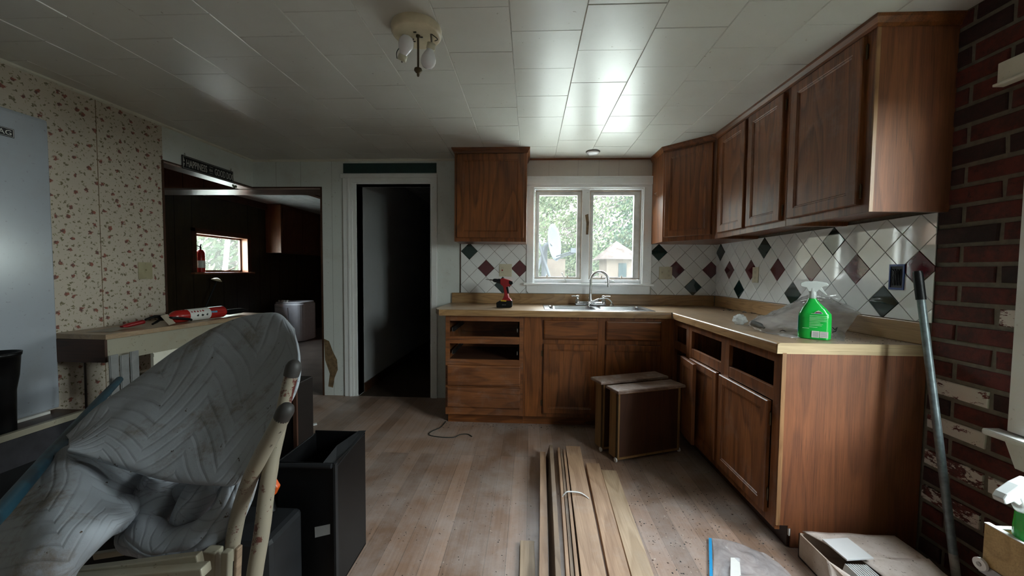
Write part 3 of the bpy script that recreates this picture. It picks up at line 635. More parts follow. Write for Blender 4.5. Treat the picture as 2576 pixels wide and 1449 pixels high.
r = thing('base_cabinet', 'oak sink base cabinet with two closed doors under two false drawer fronts', 'cabinet', (.52, 3.2, 0))
X0, X1 = -.044, 1.10
m = MB().box((X0, FY+.02, .10), (X0+.016, YB-.001, .872)).box((X0, YB-.02, .10), (X1, YB-.002, .872)).box((X0, FY+.02, .10), (X1, YB-.01, .115)).box((X0, FY, .08), (X1, FY+.02, .874)); m.build('body', 'oak_z', r, bevel=.001)
MB().box((X0, 2.985, 0), (1.12, 3.0, .10)).build('toe_kick', 'oak_x', r)
for x in (.112, .590):
    m = MB(); slab(m, frame((x, FY, .692), (1, 0, 0), (0, 0, 1), (0, -1, 0)), .415, .150, .019, e=.007); m.build('false_drawer_front', 'oak_x', r)
    m = MB(); door(m, frame((x, FY, .112), (1, 0, 0), (0, 0, 1), (0, -1, 0)), .415, .545, .019, .042, .007); dd = m.build('door', 'oak_z', r)
    if x < .3:
        for z in (.19, .58): hinge(dd, frame((x-.004, FY-.001, z), (1, 0, 0), (0, 0, 1), (0, -1, 0)))
# base cabinets, right run
FX = 1.10
def rbase(label, y0, y1, opens, doors, endp=False):
    r = thing('base_cabinet', label, 'cabinet', (1.4, (y0+y1)/2, 0)); m = MB()
    m.box((FX+.02, y1-.016, .10), (XR-.002, y1, .872)).box((FX+.02, y0, .10), (XR-.002, y0+.016, .872)).box((XR-.02, y0, .1), (XR-.002, y1, .872)).box((FX+.02, y0, .10), (XR-.01, y1, .115)).box((FX, y0, .08), (FX+.02, y1, .145)).box((FX, y0, .822), (FX+.02, y1, .874)).box((FX, y0, .645), (FX+.02, y1, .703))
    ys = sorted([y0, y1]+[q for o in opens for q in o])
    for a, b in zip(ys[0::2], ys[1::2]): m.box((FX-.0012, a+.0006, .081), (FX+.0201, b-.0006, .873))
    m.build('body', 'oak_worn_z', r, bevel=.001); MB().box((FX+.055, y0+.005, 0), (FX+.07, y1+(.05 if y1 > 2.8 else 0), .10)).build('toe_kick', 'trim_brown', r)
    for a, b in doors:
        m = MB(); door(m, frame((FX, b, .122), (0, -1, 0), (0, 0, 1), (-1, 0, 0)), b-a, .518, .019, .045, .007); dd = m.build('door', 'oak_worn_z', r)
        if a < 1.8:
            for z in (.21, .56): hinge(dd, frame((FX-.001, a-.003, z), (0, -1, 0), (0, 0, 1), (-1, 0, 0)))
    return r
rc = rbase('corner oak base cabinet with a narrow drawer opening and a door left ajar', 2.642, 2.930, [(2.690, 2.895)], [])
hx, hy = FX-.030, 2.662; u = Vector((-.07, -.997, 0)).normalized(); wv = Vector((u.y, -u.x, 0))
m = MB(); door(m, frame((hx, hy, .122), u, (0, 0, 1), wv), .25, .518, .019, .045, .007); m.build('door', 'oak_worn_z', rc)
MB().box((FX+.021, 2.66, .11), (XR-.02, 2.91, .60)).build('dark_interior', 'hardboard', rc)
r = rbase('oak base cabinet with two doors, two empty drawer openings and a plywood end', 1.690, 2.640, [(2.205, 2.600), (1.738, 2.118)], [(2.222, 2.592), (1.748, 2.192)], True)
m = MB().prism([(FX, .103), (1.152, .103), (1.152, .09), (1.165, .09), (1.165, .004), (XR-.004, .004), (XR-.004, .872), (FX, .872)], -.006, 0, M=frame((0, 1.684, 0), (1, 0, 0), (0, 0, 1), (0, -1, 0)))
m.build('end_panel', 'oak_end', r); MB().box((FX-.001, 1.6825, .103), (FX+.016, 1.686, .872)).build('edge_strip', 'oak_edge', r)
MB().box((1.158, 1.686, .055), (1.176, 1.70, .10)).build('shim', 'white_putty', r)
# ---------------------------------------------------------------- worktop (one L with backsplash strips) and sink
r = thing('countertop', 'L-shaped wood-grain laminate worktop with raised back edge', 'countertop', (.8, 3.0, .875))
CTZ, CB = .915, .875; CF = 2.905; RF = 1.080; SX0, SX1, SY0, SY1 = .135, .965, 2.975, 3.475
m = MB()
P = [(-.745, YB-.001), (-.745, 2.985), (-.715, CF+.008), (-.70, CF+.002), (SX0, CF+.002), (SX0, YB-.001)]; m.prism(P, CB, CTZ)
m.box((SX0, CF+.002, CB), (SX1, SY0, CTZ)).box((SX0, SY1, CB), (SX1, YB-.001, CTZ)).box((SX1, CF+.002, CB), (RF+.005, YB-.001, CTZ))
m.build('top_back', 'laminate_top_x', r)
m = MB().prism([(RF+.005, YB-.001), (RF+.005, 1.688), (XR-.002, 1.688), (XR-.002, YB-.001)], CB, CTZ); m.build('top_right', 'laminate_top_y', r)
def nose(a, b, nrm, mat, zb=.868):
    prof = [(0, CTZ), (.006, CTZ-.001), (.011, CTZ-.006), (.012, CTZ-.014), (.012, zb), (0, zb)]; m = MB()
    a, b, nrm = Vector(a), Vector(b), Vector(nrm); k = len(prof)
    vs = [a+nrm*p+Vector((0, 0, z)) for p, z in prof]+[b+nrm*p+Vector((0, 0, z)) for p, z in prof]
    m.add(vs, [(i, (i+1) % k, k+(i+1) % k, k+i) for i in range(k)]+[tuple(range(k)), tuple(range(2*k-1, k-1, -1))]); m.build('front_edge', mat, r)
nose((-.70, CF+.004, 0), (RF-.006, CF+.004, 0), (0, -1, 0), 'laminate_x'); nose((RF+.007, 2.935, 0), (RF+.007, 1.690, 0), (-1, 0, 0), 'laminate_y')
MB().box((RF-.009, CF-.012, .868), (RF-.004, 2.94, CTZ+.001)).build('joint_strip', 'dull_metal', r)
m = MB().prism([(RF-.004, .868), (XR-.002, .868), (XR-.002, CTZ), (RF+.006, CTZ), (RF-.002, CTZ-.006)], 0, .006, M=frame((0, 1.689, 0), (1, 0, 0), (0, 0, 1), (0, -1, 0))); m.build('cut_end', 'laminate_cut', r)
MB().box((-.728, YB-.021, CTZ), (XR-.022, YB-.001, 1.010)).build('back_edge', 'laminate_x', r, bevel=.004)
MB().box((XR-.021, 1.690, CTZ), (XR-.001, YB-.022, 1.010)).build('back_edge', 'laminate_y', r, bevel=.004)
MB().prism([(XR-.022, .868), (XR, .868), (XR, 1.002), (XR-.006, 1.012), (XR-.016, 1.010), (XR-.022, .998)], 0, .005, M=frame((0, 1.6895, 0), (1, 0, 0), (0, 0, 1), (0, -1, 0))).build('back_edge_end', 'laminate_cut', r)
r = thing('kitchen_sink', 'double-bowl stainless steel sink set in the worktop', 'sink', (.55, 3.22, .9))
m = MB(); z = CTZ+.003
def rrect(x0, x1, y0, y1, rad, z, n=5):
    o = []
    for cx, cy, a0 in ((x1-rad, y0+rad, -90), (x1-rad, y1-rad, 0), (x0+rad, y1-rad, 90), (x0+rad, y0+rad, 180)):
        for i in range(n+1): t = math.radians(a0+90*i/n); o.append(Vector((cx+rad*math.cos(t), cy+rad*math.sin(t), z)))
    return o
bowls = [(.165, .535, 3.005, 3.355), (.570, .935, 3.005, 3.355)]
bm = bmesh.new()
def loop(pts):
    vs = [bm.verts.new(p) for p in pts]; return [bm.edges.new((vs[i], vs[(i+1) % len(vs)])) for i in range(len(vs))]
es = loop(rrect(SX0-.012, SX1+.012, SY0-.012, SY1+.012, .02, z))
for b in bowls: es += loop(rrect(*b, .06, z))
bmesh.ops.triangle_fill(bm, edges=es, use_beauty=True); bm.verts.index_update()
m.add([v.co.copy() for v in bm.verts], [tuple(v.index for v in f.verts) for f in bm.faces]); bm.free()
o1, o2 = rrect(SX0-.012, SX1+.012, SY0-.012, SY1+.012, .02, z), rrect(SX0-.016, SX1+.016, SY0-.016, SY1+.016, .022, CTZ+.0003); k = len(o1)
m.add(o1+o2, [(i, (i+1) % k, k+(i+1) % k, k+i) for i in range(k)], 0, True); m.build('rim', 'steel', r)
for b in bowls:
    m = MB(); R = [rrect(*b, .06, z), rrect(b[0]+.003, b[1]-.003, b[2]+.003, b[3]-.003, .058, z-.006), rrect(b[0]+.012, b[1]-.012, b[2]+.012, b[3]-.012, .055, z-.13), rrect(b[0]+.05, b[1]-.05, b[2]+.05, b[3]-.05, .04, z-.165)]; k = len(R[0])
    for p, q in zip(R, R[1:]): m.add(p+q, [(i, (i+1) % k, k+(i+1) % k, k+i) for i in range(k)], 0, True)
    m.add(R[-1], [tuple(range(k))]); bw = m.build('bowl', 'steel', r)
    MB().lathe([(0, .004), (.03, .004), (.04, .002), (.042, 0)], ((b[0]+b[1])/2, (b[2]+b[3])/2, z-.165)).build('drain', 'dull_metal', bw)
# tap
r = thing('kitchen_faucet', 'chrome gooseneck kitchen faucet with two lever handles behind the sink', 'faucet', (.545, 3.42, CTZ+.003)); fz = CTZ+.004
m = MB().prism([(p.x, p.y) for p in rrect(.405, .685, 3.395, 3.447, .025, 0)], fz, fz+.018).prism([(p.x, p.y) for p in rrect(.42, .67, 3.402, 3.44, .019, 0)], fz+.018, fz+.034); m.build('base_plate', 'chrome', r, bevel=.003)
P = [(.545, 3.42, fz+.03), (.545, 3.42, fz+.15), (.547, 3.42, fz+.225)]
for i in range(1, 12): a = math.pi*(1-i/11*.97); P.append((.622+.075*math.cos(a), 3.42-.01*i/11, fz+.225+.075*math.sin(a)))
P += [(.699, 3.408, fz+.20), (.702, 3.407, fz+.165)]
m = MB().lathe([(.021, .03), (.020, .05), (.014, .075), (.0125, .10)], (.545, 3.42, fz)).tube(P, [.0115]*(len(P)-2)+[.0115, .0125], n=14); m.build('spout', 'chrome', r)
for s, x in ((-1, .43), (1, .66)):
    m = MB().lathe([(.024, .02), (.022, .035), (.015, .055), (.014, .068), (.017, .075), (.012, .085), (0, .088)], (x, 3.42, fz)).tube([(x, 3.42, fz+.075), (x+s*.03, 3.41, fz+.080), (x+s*.058, 3.40, fz+.078)], [.008, .011, .013], n=10, sy=.55); m.build('handle', 'chrome', r)
MB().lathe([(.022, 0), (.02, .006), (.012, .012), (.010, .02)], (.735, 3.42, fz)).build('sprayer_holder', 'chrome', r)
r = thing('sink_sprayer', 'white sink sprayer with a metal grip and hose, lying over the sink divider', 'sprayer', (.56, 3.38, .93))
m = MB().tube(path([(.735, 3.42, fz+.01), (.728, 3.415, fz+.035), (.69, 3.405, fz+.062), (.64, 3.39, fz+.062), (.612, 3.385, fz+.052)], 16), .0055, n=8); m.build('hose', 'white_plastic', r)
m = MB().tube([(.615, 3.386, fz+.054), (.60, 3.382, fz+.048), (.56, 3.372, fz+.033), (.535, 3.366, fz+.024)], [.009, .012, .012, .013], n=10).tube([(.54, 3.367, fz+.026), (.522, 3.362, fz+.012), (.520, 3.356, fz-.008)], [.012, .012, .009], n=10); m.build('spray_head', 'steel', r)
# ---------------------------------------------------------------- wall plates
def plate(label, M, w, h, kind, mat='ivory', name='wall_plate', cat='outlet'):
    r = thing(name, label, cat, M@Vector((w/2, 0, 0)))
    MB().box((0, 0, 0), (w, h, .005), M=M).build('cover_plate', mat, r, bevel=.002)
    for i, kd in enumerate(kind):
        cx = w*(i+.5)/len(kind); m = MB()
        if kd == 's':
            m.box((cx-.006, h/2-.013, .005), (cx+.006, h/2+.013, .007), M=M).box((cx-.004, h/2, .006), (cx+.004, h/2+.010, .016), M=M); m.build('toggle_switch', mat, r)
        elif kd == 'o':
            for dz in (-.020, .020):
                m = MB(); m.box((cx-.014, h/2+dz-.014, .005), (cx+.014, h/2+dz+.014, .0065), M=M)
                for dx in (-.006, .005): m.box((cx+dx, h/2+dz-.004, .0064), (cx+dx+.0016, h/2+dz+.006, .0068), 1, M=M)
                m.box((cx-.002, h/2+dz-.011, .0064), (cx+.002, h/2+dz-.007, .0068), 1, M=M); m.build('socket', [mat, 'black_matte'], r)
        else:
            m.box((cx-.016, h/2-.034, .005), (cx+.016, h/2+.034, .0065), M=M)
            for dz in (-.02, .02):
                for dx in (-.006, .005): m.box((cx+dx, h/2+dz-.004, .0064), (cx+dx+.0016, h/2+dz+.006, .0068), 1, M=M)
            m.build('socket', [mat, 'black_matte'], r); MB().box((cx-.007, h/2-.006, .0065), (cx+.007, h/2+.006, .0085), M=M).build('reset_button', 'red_plastic', r)
    for dz in (.010, h-.010): MB().box((w/2-.002, dz-.002, .005), (w/2+.002, dz+.002, .006), M=M).build('screw', 'dull_metal', r)
    return r
bk = lambda x, z: frame((x, YB-.0085, z), (1, 0, 0), (0, 0, 1), (0, -1, 0))
plate('ivory two-gang plate with red-buttoned outlet and switch above the drill', bk(-.285, 1.166), .118, .116, 'gs')
plate('ivory two-gang plate with switch and outlet right of the kitchen window', bk(1.180, 1.155), .118, .114, 'so')
plate('single ivory outlet plate on the right-hand tile wall', frame((XR-.0085, 2.962, 1.146), (0, -1, 0), (0, 0, 1), (-1, 0, 0)), .075, .116, 'o')
plate('old brassy wall plate on the floral wallpaper', frame((XL+.0015, 2.448, 1.140), (0, 1, 0), (0, 0, 1), (1, 0, 0)), .095, .115, 's', 'ivory_old')
Me = frame((XR-.0085, 1.866, 1.145), (0, -1, 0), (0, 0, 1), (-1, 0, 0))
r = thing('electrical_box', 'open blue electrical box with wires, cover missing, in the right tile wall', 'electrical box', Me@Vector((.037, 0, 0)))
m = MB().box((0, 0, -.0), (.072, .010, .004), M=Me).box((0, .108, 0), (.072, .118, .004), M=Me).box((0, .01, 0), (.006, .108, .004), M=Me).box((.066, .01, 0), (.072, .108, .004), M=Me); m.build('box_rim', 'blue_box', r)
MB().box((.006, .010, .0), (.066, .108, .001), M=Me).build('box_inside', 'box_inside', r)
m = MB()
for i in range(4): m.tube(path([Me@Vector((.015+.013*i, .02, .002)), Me@Vector((.02+.01*i, .05+.01*i, .008)), Me@Vector((.03+.006*i, .08, .006)), Me@Vector((.012+.014*i, .095, .003))], 8), .002, n=6)
m.build('wires', 'dark_grey', r)
# ---------------------------------------------------------------- loose drawers standing on end
dl = pZ(1553, 1165, 0); u = Vector((.935, .355, 0)).normalized(); v = Vector((-u.y, u.x, 0)); zz = Vector((0, 0, 1))
def drawer_end(label, o, wd, th, hz, over, name='cabinet_drawer'):
    r = thing(name, label, 'drawer', o); M = frame(o, u, v, zz); lo = .018
    m = MB().box((0, 0, lo), (.012, th, hz), M=M).box((wd-.012, 0, lo), (wd, th, hz), M=M).box((.012, 0, lo), (wd-.012, th, lo+.012), M=M).box((.012, 0, hz-.012), (wd-.012, th, hz), M=M); m.build('drawer_frame', 'drawer_side', r, bevel=.001)
    MB().box((.012, .008, lo+.012), (wd-.012, .012, hz-.012), M=M).build('bottom_panel', 'hardboard', r)
    m = MB(); slab(m, M@frame((-over, -.022, hz), (1, 0, 0), (0, 1, 0), (0, 0, 1)), wd+2*over, th+.04, .019, e=.006); m.build('drawer_front', 'oak_dusty', r)
    for x in (-.006, wd+.006):
        MB().tube([M@Vector((x-.004, .012, .016)), M@Vector((x+.004, .012, .016))], .015, 0, 14).tube([M@Vector((x-.007, .012, .016)), M@Vector((x+.007, .012, .016))], .004, 0, 8).build('roller', 'white_plastic', r)
    for a_ in (-.004, wd): MB().box((a_, .004, lo), (a_+.004, .02, hz-.01), M=M).build('drawer_runner', 'brass_old', r)
    return r
drawer_end('front one of two loose drawers standing on end before the sink cabinet', dl, .483, .100, .452, .018)
drawer_end('rear one of two loose drawers standing on end, half hidden behind the front one', dl+v*.155-u*.014, .475, .100, .470, .032)
# ---------------------------------------------------------------- things on the worktop
r = thing('cordless_drill', 'red and black cordless drill standing on its battery on the worktop', 'drill', (-.20, 3.14, CTZ)); DY = 3.14
def silh(pts, y0, y1, name, mat, bev=.004):
    P = [pY(x, y, DY) for x, y in pts]; a = sum(P[i].x*P[(i+1) % len(P)].z-P[(i+1) % len(P)].x*P[i].z for i in range(len(P)))
    if a < 0: P = P[::-1]
    m = MB().prism([(p.x, p.z) for p in P], y0, y1, M=frame((0, DY, 0), (1, 0, 0), (0, 0, 1), (0, -1, 0))); return m.build(name, mat, r, bevel=bev)
silh([(1258, 703), (1266, 701), (1280, 705), (1288, 708), (1290, 714), (1286, 719), (1278, 722), (1279, 740), (1282, 752), (1266, 752), (1269, 742), (1266, 722), (1259, 716)], -.026, .026, 'housing', 'red_plastic', .006)
silh([(1273, 723), (1279, 722), (1281, 738), (1277, 740)], -.0275, .0275, 'grip', 'black_plastic', .003)
silh([(1281, 706), (1290, 709), (1291, 715), (1285, 719), (1280, 714)], -.0275, .0275, 'motor_cap', 'black_plastic', .003)
silh([(1266, 751), (1283, 751), (1289, 758), (1260, 758)], -.036, .036, 'battery_clip', 'red_plastic')
silh([(1259, 757), (1289, 757), (1289, 772), (1283, 774), (1250, 774), (1249, 762)], -.040, .040, 'battery', 'black_plastic', .004)
silh([(1261, 755), (1275, 756), (1274, 759), (1260, 758)], -.041, .041, 'battery_label', 'yellow', .0005)
a, b, c = pY(1259, 709, DY), pY(1240, 706, DY), pY(1222, 704, DY)
MB().tube([a+(a-b)*.15, a, a+(b-a)*.3, a+(b-a)*.35, b+(a-b)*.2, b], [.020, .021, .020, .017, .015, .009], n=16).build('chuck', 'dark_grey', r)
MB().tube([b, b+(c-b)*.4, b+(c-b)*.45, c], [.005, .005, .0028, .0022], n=8).build('drill_bit', 'dull_metal', r)
m = MB(); p = pY(1266, 768, DY); txt('HR-N-CH', .010, frame((p.x-.008, DY-.0405, p.z), (1, 0, 0), (0, 0, 1), (0, -1, 0)), .8, mb=m); m.build('battery_lettering', 'label_grey', r)
zm = min((c_.location.z+wloc(r).z+min(v_.co.z for v_ in c_.data.vertices)) for c_ in r.children)
for c_ in r.children: c_.location.z += CTZ+.0005-zm
# spray bottle (flat oval body), shape reused by the wall window
def bottle(r, print_=True, tilt=None):
    P = [(0, 0), (.036, 0), (.040, .004), (.0405, .02), (.040, .10), (.038, .118), (.031, .142), (.023, .165), (.0165, .183), (.0145, .188), (.0140, .192)]
    m = MB()
    def sec(rr_, z):
        fl = 1 if z < .12 else max(0, 1-(z-.12)/.06); n = 28; o = []
        for k in range(n):
            t = 2*math.pi*k/n; ex = 2.6; cx, sy = math.cos(t), math.sin(t)
            sx_ = rr_*1.0+.022*fl*min(1, rr_/.03); sh = -.012*max(0, min(1, (z-.12)/.06)) if z > .12 else 0
            o.append(Vector((math.copysign(abs(cx)**(2/ex), cx)*sx_+sh, math.copysign(abs(sy)**(2/ex), sy)*(rr_*.82), z)))
        return o
    R = [sec(max(q, .001), z) for q, z in P]; k = 28
    for p, q in zip(R, R[1:]): m.add(p+q, [(i, (i+1) % k, k+(i+1) % k, k+i) for i in range(k)], 0, True)
    m.build('body', 'green_bottle', r, local=True)
    MB().lathe([(.0146, .186), (.0152, .190), (.0152, .206), (.0135, .212)], (-.012, 0, 0)).build('neck_ring', 'milky', r, local=True)
    m = MB().lathe([(.013, .205), (.0145, .215), (.014, .235)], (-.012, 0, 0), n=20).prism([(-.060, .246), (-.056, .240), (-.036, .236), (-.028, .218), (.004, .218), (.012, .232), (.022, .240), (.046, .250), (.038, .260), (.0, .266), (-.042, .265), (-.058, .258)], -.013, .013, M=frame((0, 0, 0), (1, 0, 0), (0, 0, 1), (0, -1, 0)))
    m.build('spray_head', 'trigger_white', r, bevel=.003, local=True)
    MB().prism([(.006, .240), (.018, .243), (.030, .222), (.042, .205), (.038, .203), (.022, .216), (.010, .228)], -.006, .006, M=frame((0, 0, 0), (1, 0, 0), (0, 0, 1), (0, -1, 0))).build('trigger', 'trigger_white', r, bevel=.002, local=True)
    if print_:
        y = -.0345; m = MB()
        for i, (z, w0, w1) in enumerate([(.118, -.015, .030), (.108, -.02, .044), (.101, -.02, .044), (.096, -.02, .04), (.090, -.02, .044), (.084, -.02, .044), (.077, -.02, .02), (.070, -.02, .03), (.064, -.02, .026), (.056, -.02, .01), (.050, -.045, -.02)]): m.box((w0, y-.0006, z), (w1, y, z+.0014))
        m.build('small_print', 'pale_print', r, local=True)
        m = MB().box((-.010, y-.0006, .010), (.018, y-.0001, .040)).box((.020, y-.0006, .011), (.050, y-.0001, .039)); m.build('label_panel', 'paper_white', r, local=True)
        m = MB()
        for i in range(10): m.box((-.007, y-.0009, .013+i*.0024), (.015, y-.0006, .0142+i*.0024))
        for i in range(5): m.box((.022, y-.0009, .015+i*.0048), (.046, y-.0006, .0168+i*.0048))
        m.build('barcode', 'label_grey', r, local=True)
        m = MB().add([(-.004, y-.0006, .122), (.002, y-.0006, .128), (.012, y-.0006, .135), (.020, y-.0006, .129), (.028, y-.0006, .122), (.012, y-.0006, .119)], [(0, 5, 4, 3, 2, 1), (0, 1, 2, 3, 4, 5)]).box((.002, y-.0012, .1235), (.022, y-.0006, .1265), 1).box((.0, y-.0012, .1205), (.024, y-.0006, .123), 2); m.build('emblem', ['paper_white', 'red_plastic', 'blue_box'], r, local=True)
    else: pass
p = pZ(2045, 852, CTZ)
r = thing('spray_bottle', 'bright green cleaner spray bottle standing on the worktop', 'bottle', (p.x+.004, p.y+.0, CTZ+.0005), rz=-.60); r.scale = (.98, .98, 1.0)
bottle(r)
MB().box((-.0625, -.02, .03), (-.0615, .02, .105)).build('front_label', 'light_blue', r, local=True)
# crumpled plastic bag behind the bottle
r = thing('plastic_bag', 'crumpled translucent plastic bag behind the green spray bottle', 'bag', (1.4, 2.0, CTZ))
def rough(P, a, seed, fl=None):
    from mathutils import noise
    for row in P:
        for i, p in enumerate(row):
            n = noise.noise_vector(p*14+Vector((seed, 0, 0)))*a+noise.noise_vector(p*45+Vector((seed, 5, 0)))*a*.4; row[i] = p+n
            if fl is not None and row[i].z < fl: row[i].z = fl
            if row[i].x > XR-.012: row[i].x = XR-.012
    return P
def q(x, y, Y): return pY(x, y, Y)
fr = [[pZ(1890, 825, .918), pZ(1945, 842, .918), pZ(2000, 848, .92), pZ(2060, 846, .92), pZ(2125, 858, .92)],
      [q(1886, 812, 2.06), q(1950, 818, 2.02), q(2010, 812, 2.0), q(2080, 822, 1.98), q(2130, 835, 1.96)],
      [q(1900, 800, 2.14), q(1960, 788, 2.10), q(2020, 772, 2.08), q(2095, 800, 2.05), q(2150, 800, 1.98)],
      [q(1925, 792, 2.22), q(1975, 772, 2.20), q(2030, 752, 2.18), q(2110, 768, 2.12), q(2164, 785, 2.02)],
      [q(1960, 780, 2.34), q(1995, 762, 2.30), q(2040, 742, 2.26), q(2120, 757, 2.20), q(2158, 765, 2.10)],
      [q(1980, 784, 2.45), q(2010, 775, 2.40), q(2060, 768, 2.36), q(2120, 770, 2.30), q(2150, 775, 2.20)]]
m = MB().grid(rough(surf(fr, 40, 60), .010, 1, .917)); m.build('film', 'plastic_film', r)
fr2 = [[p+Vector((.012, .05, -.022)) for p in row] for row in fr[1:]]
m = MB().grid(rough(surf(fr2, 30, 46), .012, 4, .918)); m.build('film', 'plastic_film', r)
m = MB()
for pts in ([(1955, 832), (1962, 829), (1972, 833), (1985, 832), (1996, 834)], [(2086, 822), (2092, 828), (2098, 822), (2094, 832), (2086, 834)]):
    m.tube([q(x, y, 1.93)-Vector((0, .02, 0)) for x, y in pts], .0022, n=6)
m.build('printed_lettering', 'ink', r)
o = q(1893, 812, 2.04); MB().tube([o, o+Vector((.02, -.04, -.012)), o+Vector((.024, -.048, -.015)), o+Vector((.028, -.056, -.018))], [.016, .014, .006, .005], n=14).build('nozzle', 'grey_plastic', r)
# crumpled wad
p = pZ(1861, 816, CTZ); m = MB(); R = []
from mathutils import noise
for i in range(19):
    row = []
    for j in range(33):
        th, ph = math.pi*i/18, 2*math.pi*j/32; d = Vector((math.sin(th)*math.cos(ph), math.sin(th)*math.sin(ph), math.cos(th))); rr = .033*(1+.28*noise.noise(d*2.4)+.14*noise.noise(d*6)); row.append(Vector((p.x, p.y, CTZ+.027))+Vector((d.x*rr*1.1, d.y*rr, max(-.027, d.z*rr*.95))))
    R.append(row)
m.grid(R); o = m.build('plastic_wad', 'milky', merge=True); tag(o, 'crumpled ball of clear plastic wrap on the worktop left of the bag', 'plastic wrap')
# loose screws
random.seed(11)
def screw(name, label, p, a, group):
    m = MB(); d = Vector((math.cos(a), math.sin(a), 0)); L = random.uniform(.022, .034)
    m.tube([p, p+d*.003, p+d*.0032, p+d*L, p+d*(L+.005)], [.0045, .0045, .0022, .0020, .0003], n=8); return tag(m.build(name, 'dull_metal'), label, 'screw', group)
for i in range(6): screw('loose_screw', 'loose metal screw in the bigger scattering by the worktop back edge', pZ(1832+random.uniform(-14, 12), 778+random.uniform(-3, 4), CTZ+.005), random.uniform(0, 6.28), 'screws in the bigger scattering on the worktop')
for i in range(4): screw('loose_screw', 'loose dark screw in the smaller scattering nearer the plastic bag', pZ(1878+random.uniform(-12, 12), 784+random.uniform(-2, 3), CTZ+.005), random.uniform(0, 6.28), 'screws in the smaller scattering on the worktop')
m = MB(); random.seed(21)
def flakes(m, n, f, z, s0, s1, mis=1):
    for i in range(n):
        x, y = f(); s = random.uniform(s0, s1); a = random.uniform(0, 6.28); c, sn = math.cos(a)*s, math.sin(a)*s; h = random.uniform(.0006, .0022); k = random.uniform(.3, .9); mi = random.randrange(mis)
        vs = [(x+c, y+sn, z), (x-sn*k, y+c*k, z), (x-c, y-sn, z), (x+sn*k, y-c*k, z), (x, y, z+h)]; m.add(vs, [(0, 1, 4), (1, 2, 4), (2, 3, 4), (3, 0, 4)], mi)
flakes(m, 150, lambda: (random.uniform(1.2, 1.66), random.triangular(1.70, 2.3, 1.72)), CTZ+.0003, .0012, .0035)
tag(m.build('countertop_grit', 'ink'), 'dark grit scattered over the near end of the worktop', 'debris', kind='stuff')
# ---------------------------------------------------------------- lumber on the floor
def board(label, a, b, wd, z0, z1, mat='pine', lean=0, group=None, name='wooden_board'):
    a, b = Vector((a[0], a[1], 0)), Vector((b[0], b[1], 0)); d = (b-a).normalized(); nrm = Vector((d.y, -d.x, 0)); L = (b-a).length
    M = frame(a, nrm, d, (0, 0, 1)); m = MB(); n = 10; R = []
    for i in range(n+1):
        t = i/n; bow = math.sin(t*3.14)*.003; y = L*t
        R.append([M@Vector((bow+(lean if z == z1 else 0), y, z)) if s == 0 else M@Vector((bow+wd+(lean if z == z1 else 0), y, z)) for s, z in ((0, z0), (1, z0), (1, z1), (0, z1))])
    for p, q_ in zip(R, R[1:]): m.add(p+q_, [(i, 4+i, 4+(i+1) % 4, (i+1) % 4) for i in range(4)])
    m.add(R[0], [(0, 1, 2, 3)]); m.add(R[-1], [(3, 2, 1, 0)])
    return tag(m.build(name, mat, bevel=.0015, merge=True), label, 'board', group)
board('narrow pine board leftmost of the bundle on the floor', (.030, .95), (.078, 2.395), .036, .001, .060, 'pine')
board('greyish pine board tilted on edge, second from the left of the bundle', (.069, .92), (.118, 2.44), .022, .001, .085, 'pine_grey', lean=.022)
# thin edges stacked on their sides under the wide board
for i, lb in enumerate(('thin board on edge, left one of three squeezed beside the wide banded board', 'thin board on edge, middle one of three squeezed beside the wide banded board', 'thin board on edge, right one of three squeezed beside the wide banded board')):
    board(lb, (.128+.0175*i, .95), (.196+.0165*i, 2.47-.02*i), .0145, .001, .056+.006*(i == 2), 'pine' if i != 1 else 'pine_grey')
board('widest pine board with a white plastic band across it, on the floor', (.186, .93), (.250, 2.475), .094, .001, .066, 'pine')
board('pine board with a knot, second from the right of the bundle', (.295, .95), (.358, 2.31), .082, .001, .040, 'pine')
board('pale low board rightmost of the bundle, lying flat on the floor', (.392, .98), (.446, 2.27), .088, .001, .019, 'pine_pale')
board('short offcut of board on the floor left of the bundle', (-.031, 1.15), (-.030, 1.64), .062, .001, .018, 'pine_pale', name='board_offcut')
m = MB(); P = [pZ(1414, 1250, .058), pZ(1424, 1240, .069), pZ(1436, 1239, .070), pZ(1462, 1242, .070), pZ(1482, 1255, .066)]
for p in P: pass
pp = path(P, 18); vs = []
for i, p in enumerate(pp): vs += [p+Vector((0, -.005, .001+.004*math.sin(i/17*3.14))), p+Vector((0, .005, .001+.004*math.sin(i/17*3.14)))]
m.add(vs, [(2*i, 2*i+2, 2*i+3, 2*i+1) for i in range(17)]); tag(m.build('strapping_band', 'white_plastic', solid=.0012), 'white plastic strapping band across the widest board', 'strap')
# ---------------------------------------------------------------- tile box, floor bits
r = thing('cardboard_box', 'torn cardboard box of white tiles on the floor by the cabinet end', 'box', (1.3, 1.5, 0))
BZ = .105
c = [pZ(2000, 1334, BZ), pZ(2262, 1346, BZ), pZ(2075, 1449, BZ)]
bx0, bx1, by0, by1 = 1.165, 1.555, 1.33, 1.635
m = MB().box((bx0, by0, .002), (bx1, by0+.005, BZ)).box((bx0, by1-.005, .002), (bx1, by1, BZ)).box((bx0, by0, .002), (bx0+.005, by1, BZ)).box((bx1-.005, by0, .002), (bx1, by1, BZ)).box((bx0, by0, .002), (bx1, by1, .007)); m.build('box_wall', 'cardboard', r)
def sheet(pts, name, mat, parent, th=.004, n=10):
    a, b, c_, d = [Vector(p) for p in pts]; P = []
    for i in range(n+1):
        row = []
        for j in range(n+1):
            p = a.lerp(b, j/n).lerp(d.lerp(c_, j/n), i/n); p = p+noise.noise_vector(p*9)*.005; p.z = max(p.z, .004); row.append(p)
        P.append(row)
    return MB().grid(P).build(name, mat, parent, solid=th)
